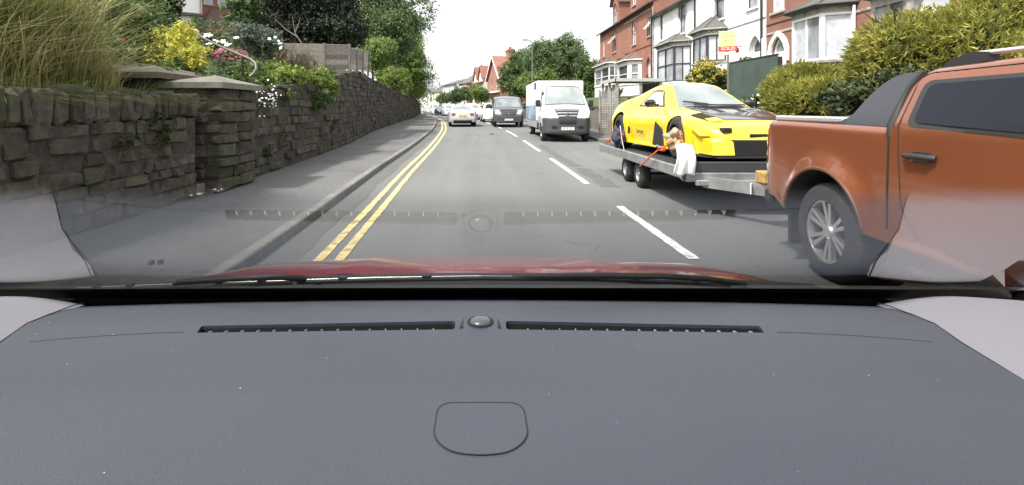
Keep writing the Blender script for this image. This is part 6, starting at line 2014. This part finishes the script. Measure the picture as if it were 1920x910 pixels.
# ---------------------------------------------------------------- the red car the camera rides in (z given relative to the lens)
M_redp = paint('signal_red', (.42, .018, .028))
def dash_mat():
    M = bpy.data.materials.new('dashboard_plastic'); M.use_nodes = True
    t = M.node_tree; L = t.links.new; b = t.nodes['Principled BSDF']
    b.inputs['Roughness'].default_value = .46
    b.inputs['Specular IOR Level'].default_value = .55
    tc = t.nodes.new('ShaderNodeTexCoord')
    v = t.nodes.new('ShaderNodeTexVoronoi'); v.inputs['Scale'].default_value = 55; v.inputs['Randomness'].default_value = 1
    L(tc.outputs['Object'], v.inputs['Vector'])
    wn = t.nodes.new('ShaderNodeSeparateColor'); L(v.outputs['Color'], wn.inputs[0])
    m1 = t.nodes.new('ShaderNodeMath'); m1.operation = 'MULTIPLY'; L(wn.outputs[0], m1.inputs[0]); m1.inputs[1].default_value = .062
    m0 = t.nodes.new('ShaderNodeMath'); m0.operation = 'POWER'; L(m1.outputs[0], m0.inputs[0]); m0.inputs[1].default_value = 1.0
    sb = t.nodes.new('ShaderNodeMath'); sb.operation = 'SUBTRACT'; L(m0.outputs[0], sb.inputs[0]); sb.inputs[1].default_value = .015
    lt_ = t.nodes.new('ShaderNodeMath'); lt_.operation = 'LESS_THAN'; L(v.outputs['Distance'], lt_.inputs[0]); L(sb.outputs[0], lt_.inputs[1])
    g2 = t.nodes.new('ShaderNodeMath'); g2.operation = 'GREATER_THAN'; L(wn.outputs[1], g2.inputs[0]); g2.inputs[1].default_value = .35
    mm = t.nodes.new('ShaderNodeMath'); mm.operation = 'MULTIPLY'; L(lt_.outputs[0], mm.inputs[0]); L(g2.outputs[0], mm.inputs[1])
    n = t.nodes.new('ShaderNodeTexNoise'); n.inputs['Scale'].default_value = 3; n.inputs['Detail'].default_value = 6
    L(tc.outputs['Object'], n.inputs['Vector'])
    c = t.nodes.new('ShaderNodeMix'); c.data_type = 'RGBA'; L(n.outputs[0], c.inputs[0])
    c.inputs[6].default_value = (.026, .031, .043, 1); c.inputs[7].default_value = (.040, .046, .060, 1)
    c2 = t.nodes.new('ShaderNodeMix'); c2.data_type = 'RGBA'; L(mm.outputs[0], c2.inputs[0]); L(c.outputs[2], c2.inputs[6]); c2.inputs[7].default_value = (.6, .6, .6, 1)
    L(c2.outputs[2], b.inputs['Base Color'])
    n2 = t.nodes.new('ShaderNodeTexNoise'); n2.inputs['Scale'].default_value = 300; n2.inputs['Detail'].default_value = 3
    L(tc.outputs['Object'], n2.inputs['Vector'])
    bp_ = t.nodes.new('ShaderNodeBump'); bp_.inputs['Strength'].default_value = .4; bp_.inputs['Distance'].default_value = .002
    L(n2.outputs[0], bp_.inputs['Height']); L(bp_.outputs[0], b.inputs['Normal'])
    return M
M_dash = dash_mat()
M_gap = mat('panel_gap', (.006, .006, .007), .9)
M_trimg = mat('pillar_trim', (.15, .147, .165), .75, bump=.15, bs=300)
M_cowl = mat('cowl_plastic', (.03, .032, .034), .5)
M_frit = mat('frit_band', (.004, .004, .005), .4)

own = thing('red_car', 'red car we ride in, its grey dashboard across the foreground', 'car')
B0, BZ, TA = 1.12, -.388, math.tan(R(28))
def gl(px, py):
    """point of the windscreen plane at a photo pixel"""
    m = (py - 204) / 1000.
    Y = (BZ + B0 * TA) / (TA - m)
    return Vector(((px - 901) * Y / 1000., Y, HC - m * Y))
def glz(Y): return HC + BZ + (B0 - Y) * TA

def zd(x, y):
    z = interp(y, [(.28, -.56), (.34, -.44), (.40, -.395), (.48, -.374), (.6, -.363), (.72, -.356), (.82, -.351), (.845, -.350), (.87, -.348), (.92, -.350), (1.0, -.362), (1.08, -.386), (1.17, -.425)])
    return HC + z - .014 * (x / .8) ** 2
def xe(y): return interp(y, [(.28, .68), (.4, .71), (.65, .73), (.775, .74), (.83, .745), (1.05, .80), (1.17, .85)])
slots = []
for sg in (-1, 1):
    a, b = .041, .449
    pts = _closed_fillet([(sg * a, .8455, .006), (sg * b, .8435, .003), (sg * (b + .004), .866, .003), (sg * a, .875, .008)], 4)
    slots.append([tuple(p) for p in pts])
ys = [.28, .32, .36, .40, .48, .56, .65, .72, .775, .83, .88, .94, 1.0, 1.05, 1.1, 1.17]
outl = [(-xe(y), y) for y in ys] + [(x, 1.17) for x in np.linspace(-xe(1.17), xe(1.17), 24)[1:-1]] + [(xe(y), y) for y in reversed(ys)] + [(x, .28) for x in np.linspace(xe(.28), -xe(.28), 18)[1:-1]]
vs, fs = tess(outl, .032, slots)
db = MB().add([(p[0], p[1], zd(*p)) for p in vs], fs).build('dashboard', M_dash, own, smooth=60)
M_slot = mat('vent_interior', (.006, .006, .007), .8)
M_slatm = mat('vent_slat', (.30, .30, .31), .6)
for h in slots:
    n = len(h)
    mb = MB()
    mb.add([(p[0], p[1], zd(*p)) for p in h] + [(p[0], p[1], zd(*p) - .005) for p in h], [(i, (i + 1) % n, n + (i + 1) % n, n + i) for i in range(n)], 0)
    mb.add([(p[0], p[1], zd(*p) - .005) for p in h] + [(p[0], p[1], zd(*p) - .05) for p in h], [(i, (i + 1) % n, n + (i + 1) % n, n + i) for i in range(n)] + [tuple(range(n, 2 * n))], 1)
    vt = mb.build('demister_vent', [M_dash, M_slot], own)
    x0, x1 = min(p[0] for p in h), max(p[0] for p in h)
    k = 1
    sg = 1 if x0 > 0 else -1
    a0 = min(abs(x0), abs(x1)); a1 = max(abs(x0), abs(x1))
    while a0 + .0255 * k + .01 < a1:
        x = sg * (a0 + .0255 * k + .008)
        MB().add([(x - .0009, .846, zd(x, .85) - .0003), (x + .0009, .846, zd(x, .85) - .0003), (x + .0008 + sg * .002, .861, zd(x, .86) - .006), (x - .0008 + sg * .002, .861, zd(x, .86) - .006),
                  (x - .0008, .848, zd(x, .85) - .01), (x + .0008, .848, zd(x, .85) - .01), (x + .0008 + sg * .002, .861, zd(x, .86) - .016), (x - .0008 + sg * .002, .861, zd(x, .86) - .016)],
                 [(0, 1, 2, 3), (4, 5, 6, 7), (0, 1, 5, 4), (1, 2, 6, 5), (2, 3, 7, 6), (3, 0, 4, 7)]).build('slat', M_slatm, vt)
        k += 1
# light sensor dome between the vents and the wedge recesses beside it
c = (0, .872, zd(0, .872))
MB().lathe([(.000, .0185), (.002, .018), (.0048, .0145), (.0066, .008), (.0072, .0005)], c, n=28).build('light_sensor', mat('sensor_lens', (.05, .052, .058), .25, coat=.4), own, smooth=60)
MB().lathe([(-.001, .0225), (.0012, .0215), (.0012, .0190), (-.001, .0185)], c, n=28).build('sensor_ring', M_gap, own)
for sg in (-1, 1):
    vs = [(sg * .0275, .850), (sg * .0335, .848), (sg * .0285, .886)]
    MB().add([(x, y, zd(x, y) + .0006) for x, y in vs] + [(x, y, zd(x, y) + .0012) for x, y in vs], [(0, 1, 2), (3, 4, 5), (0, 1, 4, 3), (1, 2, 5, 4), (2, 0, 3, 5)]).build('wedge_recess', M_slot, own)
# hatch in the dash: a dark joint round a lid
def dpt(px, py):
    m = (py - 204) / 1000.
    Y = .6
    for _ in range(30):
        Y = (HC - zd((px - 901) * Y / 1000., Y)) / m
    return ((px - 901) * Y / 1000., Y)
hp_ = _closed_fillet([(*dpt(822, 756), .02), (*dpt(981, 756), .02), (*dpt(992, 822), .02), (*dpt(960, 850), .03), (*dpt(902, 857), .02), (*dpt(842, 850), .03), (*dpt(811, 822), .02)], 6)
hp_ = resample(list(hp_) + [hp_[0]], .012)[:-1]
cx, cy = sum(p.x for p in hp_) / len(hp_), sum(p.y for p in hp_) / len(hp_)
mb = MB()
n = len(hp_)
inn = [(cx + (p.x - cx) * .978, cy + (p.y - cy) * .970) for p in hp_]; ou = [(cx + (p.x - cx) * 1.004, cy + (p.y - cy) * 1.006) for p in hp_]
mb.add([(x, y, zd(x, y) + .0012) for x, y in inn] + [(x, y, zd(x, y) + .0012) for x, y in ou], [(i, (i + 1) % n, n + (i + 1) % n, n + i) for i in range(n)])
mb.build('hatch_joint', M_gap, own)
vs, fs = tess(inn, .015)
mb = MB().add([(p[0], p[1], zd(*p) + .0010) for p in vs], fs)
mb.add([(x, y, zd(x, y) + .0010) for x, y in inn] + [(x, y, zd(x, y) + .0002) for x, y in inn], [(i, (i + 1) % n, n + (i + 1) % n, n + i) for i in range(n)])
mb.build('hatch_lid', M_dash, own, smooth=50)
# faint seam from the vents to the sides
for sg in (-1, 1):
    ps = [(sg * x, .846 - .02 * ((x - .46) / .24) ** 2) for x in np.linspace(.47, .70, 10)]
    mb = MB()
    mb.add([(x, y - .0006, zd(x, y) + .0006) for x, y in ps] + [(x, y + .0006, zd(x, y) + .0006) for x, y in ps], [(i, i + 1, 11 + i, 10 + i) for i in range(9)])
    mb.build('dash_seam', M_slot, own)
# light trim pieces at both ends of the dash
for sg in (-1, 1):
    inn_ = [(1.075, .797, -.392), (1.0, .768, -.372), (.9, .763, -.363), (.83, .745, -.364), (.775, .74, -.367), (.65, .73, -.375), (.5, .72, -.385), (.4, .71, -.405)]
    mb = MB()
    rows = []
    for (y, x, z) in inn_:
        yo = min(1.085, y + .02)
        zo = interp(y, [(.4, -.20), (.65, -.25), (.83, -.315), (1.0, -.362), (1.08, -.383)])
        rows.append([(sg * (x + (1.02 - x) * t), y + (yo - y) * t, HC + z + (zo - z) * (t ** 1.3) - .004 + .012 * math.sin(t * 3.14)) for t in np.linspace(0, 1, 7)])
    mb.add([p for r_ in rows for p in r_], [(i * 7 + j, i * 7 + j + 1, (i + 1) * 7 + j + 1, (i + 1) * 7 + j) for i in range(len(rows) - 1) for j in range(6)])
    mb.build('side_trim', M_trimg, own, smooth=60)
    MB().tube([(sg * (x + .002), y, HC + z + .001) for y, x, z in inn_], .0011, 5).build('trim_gap', M_gap, own)
    # screen pillar, door, wing mirror sail
    MB().tube([(sg * 1.15, 1.10, HC - .40), (sg * 1.10, .93, HC - .26), (sg * 1.0, .62, HC - .06), (sg * .86, .22, HC + .13)], .045, 8).build('screen_pillar', M_trimg, own, smooth=60)
    MB().box(sg * .86, sg * 1.0, -1.3, 1.0, HC - 1.05, HC - .42, bev=.03).build('door', [M_redp], own)
    MB().box(sg * .78, sg * .855, -1.3, .95, HC - 1.0, HC - .40, bev=.03).build('door_card', M_black, own)
    MB().tube([(sg * .98, -.55, HC - .42), (sg * .86, -.55, HC + .12)], .05, 8).build('door_pillar', M_black, own)
    MB().tube([(sg * .98, -1.6, HC - .42), (sg * .80, -1.35, HC + .10)], .09, 8).build('rear_pillar', M_redp, own)
    MB().box(sg * .86, sg * 1.02, -2.1, -1.3, HC - 1.1, HC - .42, bev=.08).build('rear_quarter', M_redp, own)
    for y in (1.45, -1.35):
        wheel(own, sg * .80, y, .3, .3, .2, sg, .2, 'five', M_alloy, 20)
for sx2 in (-.38, .38):  # unseen front seats, added to block light from behind the lens
    MB().box(sx2 - .25, sx2 + .25, -.95, -.40, HC - 1.0, HC - .80, bev=.06).build('seat', M_black, own)
    o_ = MB().box(sx2 - .25, sx2 + .25, -.08, .08, 0, .62, bev=.07).build('backrest', M_black, own, (0, -.92, HC - .82)); o_.rotation_euler = (R(18), 0, 0)
    o_ = MB().box(sx2 - .13, sx2 + .13, -.05, .05, .64, .84, bev=.045).build('head_restraint', M_black, own, (0, -.92, HC - .82)); o_.rotation_euler = (R(18), 0, 0)
# roof over the cabin
mb = MB(); mb.box(-.84, .84, -1.5, .20, HC + .115, HC + .15, 0, .015)
mb.build('headliner', mat('headliner_grey', (.30, .30, .31), .95), own)
mb = MB(); mb.box(-.86, .86, -1.55, .22, HC + .152, HC + .18, 0, .014); mb.build('roof', M_redp, own)
MB().box(-.95, .95, -2.1, 1.3, HC - 1.12, HC - 1.06).build('floor_pan', M_under, own)
MB().box(-.9, .9, -2.14, -2.04, HC - 1.1, HC - .35, bev=.03).build('tailgate', M_redp, own)
MB().box(-.76, .76, .25, .33, HC - 1.05, HC - .50, bev=.02).build('dash_front', M_black, own)
# bonnet, wings, cowl outside the glass
def zb_(x, y):
    return HC - .012 + interp(y, [(1.36, -.412), (1.45, -.421), (1.7, -.468), (1.95, -.527), (2.1, -.570), (2.2, -.62), (2.28, -.72), (2.30, -.95)]) - .030 * (x / .8) ** 2 - .35 * max(0, abs(x) - .74) ** 2 * 6 + .006 * math.exp(-((abs(x) - .36) / .05) ** 2)
yy = [1.38, 1.42, 1.5, 1.6, 1.7, 1.8, 1.9, 2.0, 2.08, 2.14, 2.2, 2.25, 2.28, 2.3]
xx = np.linspace(-.80, .80, 33)
MB().add([(x, y, zb_(x, y)) for y in yy for x in xx], [(i * 33 + j, i * 33 + j + 1, (i + 1) * 33 + j + 1, (i + 1) * 33 + j) for i in range(len(yy) - 1) for j in range(32)]).build('bonnet', M_redp, own, smooth=60)
for sg in (-1, 1):
    mb = MB()
    rows = []
    for y in (1.02, 1.12, 1.2, 1.3, 1.42, 1.6, 1.8, 2.0, 2.1, 2.2, 2.28):
        z0 = zb_(.80, max(y, 1.40)) - HC if y >= 1.40 else interp(y, [(1.02, -.392), (1.12, -.408), (1.2, -.425), (1.3, -.44), (1.40, zb_(.8, 1.4) - HC)])
        rows.append([(sg * (.806 if y > 1.3 else .86 + (1.3 - y) * .2), y, HC + z0), (sg * .90, y, HC + z0 - .02), (sg * .95, y, HC + z0 - .06), (sg * .97, y, HC + z0 - .3), (sg * .96, y, HC - 1.05)])
    mb.add([p for r_ in rows for p in r_], [(i * 5 + j, i * 5 + j + 1, (i + 1) * 5 + j + 1, (i + 1) * 5 + j) for i in range(len(rows) - 1) for j in range(4)])
    mb.build('front_wing', M_redp, own, smooth=50)
    MB().box(sg * .55, sg * .85, 2.22, 2.33, HC - .85, HC - .70, bev=.04).build('headlamp', M_lamp_c, own)
MB().box(-.9, .9, 2.24, 2.40, HC - 1.2, HC - .86, bev=.06).build('front_bumper', M_redp, own)
xs_ = np.linspace(-.86, .86, 30)
rows = [(1.10, -.436), (1.16, -.428), (1.24, -.424), (1.33, -.426), (1.378, -.424)]
MB().add([(x, y, HC + z - .025 * (x / .8) ** 2) for y, z in rows for x in xs_], [(i * 30 + j, i * 30 + j + 1, (i + 1) * 30 + j + 1, (i + 1) * 30 + j) for i in range(4) for j in range(29)]).build('cowl', M_cowl, own, smooth=60)
mb = MB()
for px0, n in ((478, 7), (600, 18), (1180, 6)):
    for k in range(n):
        x = (px0 + k * 9 - 901) * 1.34 / 1000
        mb.box(x - .004, x + .004, 1.315, 1.355, HC - .430 - .025 * (x / .8) ** 2, HC - .4225 - .025 * (x / .8) ** 2)
mb.build('cowl_slot_reflection', M_gap, own)  # dark boxes on the cowl drawing a row of reflected vent slots
# windscreen: clear glass, its raked lower part mirroring the dash, black printed edge
def clear_mat():
    M = bpy.data.materials.new('clear_screen'); M.use_nodes = True
    t = M.node_tree; t.nodes.clear()
    o = t.nodes.new('ShaderNodeOutputMaterial'); b = t.nodes.new('ShaderNodeBsdfTransparent'); b.inputs[0].default_value = (1, 1, 1, 1)
    t.links.new(b.outputs[0], o.inputs['Surface'])
    return M
def refl_mat():
    M = bpy.data.materials.new('raked_screen'); M.use_nodes = True
    t = M.node_tree; t.nodes.clear(); L = t.links.new
    o = t.nodes.new('ShaderNodeOutputMaterial'); a = t.nodes.new('ShaderNodeBsdfTransparent'); g = t.nodes.new('ShaderNodeBsdfGlossy')
    g.inputs['Roughness'].default_value = 0.0
    a.inputs[0].default_value = (1, 1, 1, 1)
    f = t.nodes.new('ShaderNodeFresnel'); f.inputs[0].default_value = 1.5
    m = t.nodes.new('ShaderNodeMath'); m.operation = 'MULTIPLY'; m.inputs[1].default_value = 1.85; m.use_clamp = True
    bf = t.nodes.new('ShaderNodeNewGeometry'); io = t.nodes.new('ShaderNodeMath'); io.operation = 'MULTIPLY_ADD'; io.inputs[1].default_value = 1 / 1.5 - 1.5; io.inputs[2].default_value = 1.5
    L(bf.outputs['Backfacing'], io.inputs[0]); L(io.outputs[0], f.inputs[0])     # the same mirror strength from either side
    L(f.outputs[0], m.inputs[0])
    tc = t.nodes.new('ShaderNodeTexCoord'); sp = t.nodes.new('ShaderNodeSeparateXYZ'); L(tc.outputs['Object'], sp.inputs[0])
    r = t.nodes.new('ShaderNodeMapRange'); r.interpolation_type = 'SMOOTHSTEP'; r.inputs[1].default_value = gl(901, 344).y; r.inputs[2].default_value = gl(901, 390).y; L(sp.outputs[1], r.inputs[0])
    m2 = t.nodes.new('ShaderNodeMath'); m2.operation = 'MULTIPLY'; L(m.outputs[0], m2.inputs[0]); L(r.outputs[0], m2.inputs[1])
    x = t.nodes.new('ShaderNodeMixShader'); L(m2.outputs[0], x.inputs[0]); L(a.outputs[0], x.inputs[1]); L(g.outputs[0], x.inputs[2])
    L(x.outputs[0], o.inputs['Surface'])
    return M
YT = gl(901, 342).y
MB().add([(-.86, .22, glz(.22)), (.86, .22, glz(.22)), (1.0, YT, glz(YT)), (-1.0, YT, glz(YT))], [(0, 1, 2, 3)]).build('windscreen', clear_mat(), own)
MB().add([(-1.0, YT, glz(YT)), (1.0, YT, glz(YT)), (1.16, 1.158, glz(1.158)), (-1.16, 1.158, glz(1.158))], [(0, 1, 2, 3)]).build('lower_windscreen', refl_mat(), own)
mb = MB()
xs_ = np.linspace(-1.18, 1.18, 31)
def yt_(x): return gl(901, 537).y + .018 * (abs(x) / .95) ** 2
off = Vector((0, -.5, -.866)) * .003
mb.add([(x, yt_(x) + off.y, glz(yt_(x)) + off.z) for x in xs_] + [(x, 1.165 + off.y + .02 * (x / 1) ** 2, glz(1.165 + .02 * x * x) + off.z) for x in xs_], [(i, i + 1, 32 + i, 31 + i) for i in range(30)])
mb.build('frit_band', M_frit, own)
MB().box(-1.17, 1.17, 1.164, 1.20, HC - .9, HC - .402, bev=.004).build('bulkhead_seal', M_frit, own)
# wipers resting on the glass
nrm = Vector((0, math.sin(R(28)), math.cos(R(28))))
M_edge = mat('wiper_steel', (.5, .5, .48), .3, m=.8)
def wiper(pts, arm):
    q = [gl(p[0], p[1] + 5) + nrm * .010 for p in pts]
    b = MB().tube(q, .0045, 6).build('wiper_blade', M_black, own, smooth=60)
    MB().tube([v + nrm * .005 + Vector((0, -.002, 0)) for v in q], .0011, 5).build('blade_spring', M_edge, b)
    for t in (.12, .3, .5, .7, .88):
        k = t * (len(q) - 1); i = int(k); v = q[i].lerp(q[i + 1], k - i)
        MB().box(v.x - .009, v.x + .009, v.y - .004, v.y + .004, v.z + .001, v.z + .009, bev=.002).build('claw', M_black, b)
    MB().tube([gl(*p) + nrm * .014 for p in arm], .006, 6).build('wiper_arm', M_black, own, smooth=60)
wiper([(556, 534), (700, 530), (901, 527), (1120, 529), (1260, 534), (1370, 540)], [(960, 533), (1100, 531), (1240, 532), (1330, 537), (1400, 547)])
wiper([(140, 548), (220, 545), (330, 541), (430, 538), (545, 535)], [(330, 543), (430, 537), (520, 533), (560, 537), (600, 543)])
for px, py in ((275, 523), (292, 522)):
    p = gl(px, py + 4) + nrm * .03
    MB().lathe([(0, .006), (.008, .005), (.009, .001)], tuple(p), n=10).build('washer_jet', M_black, own)
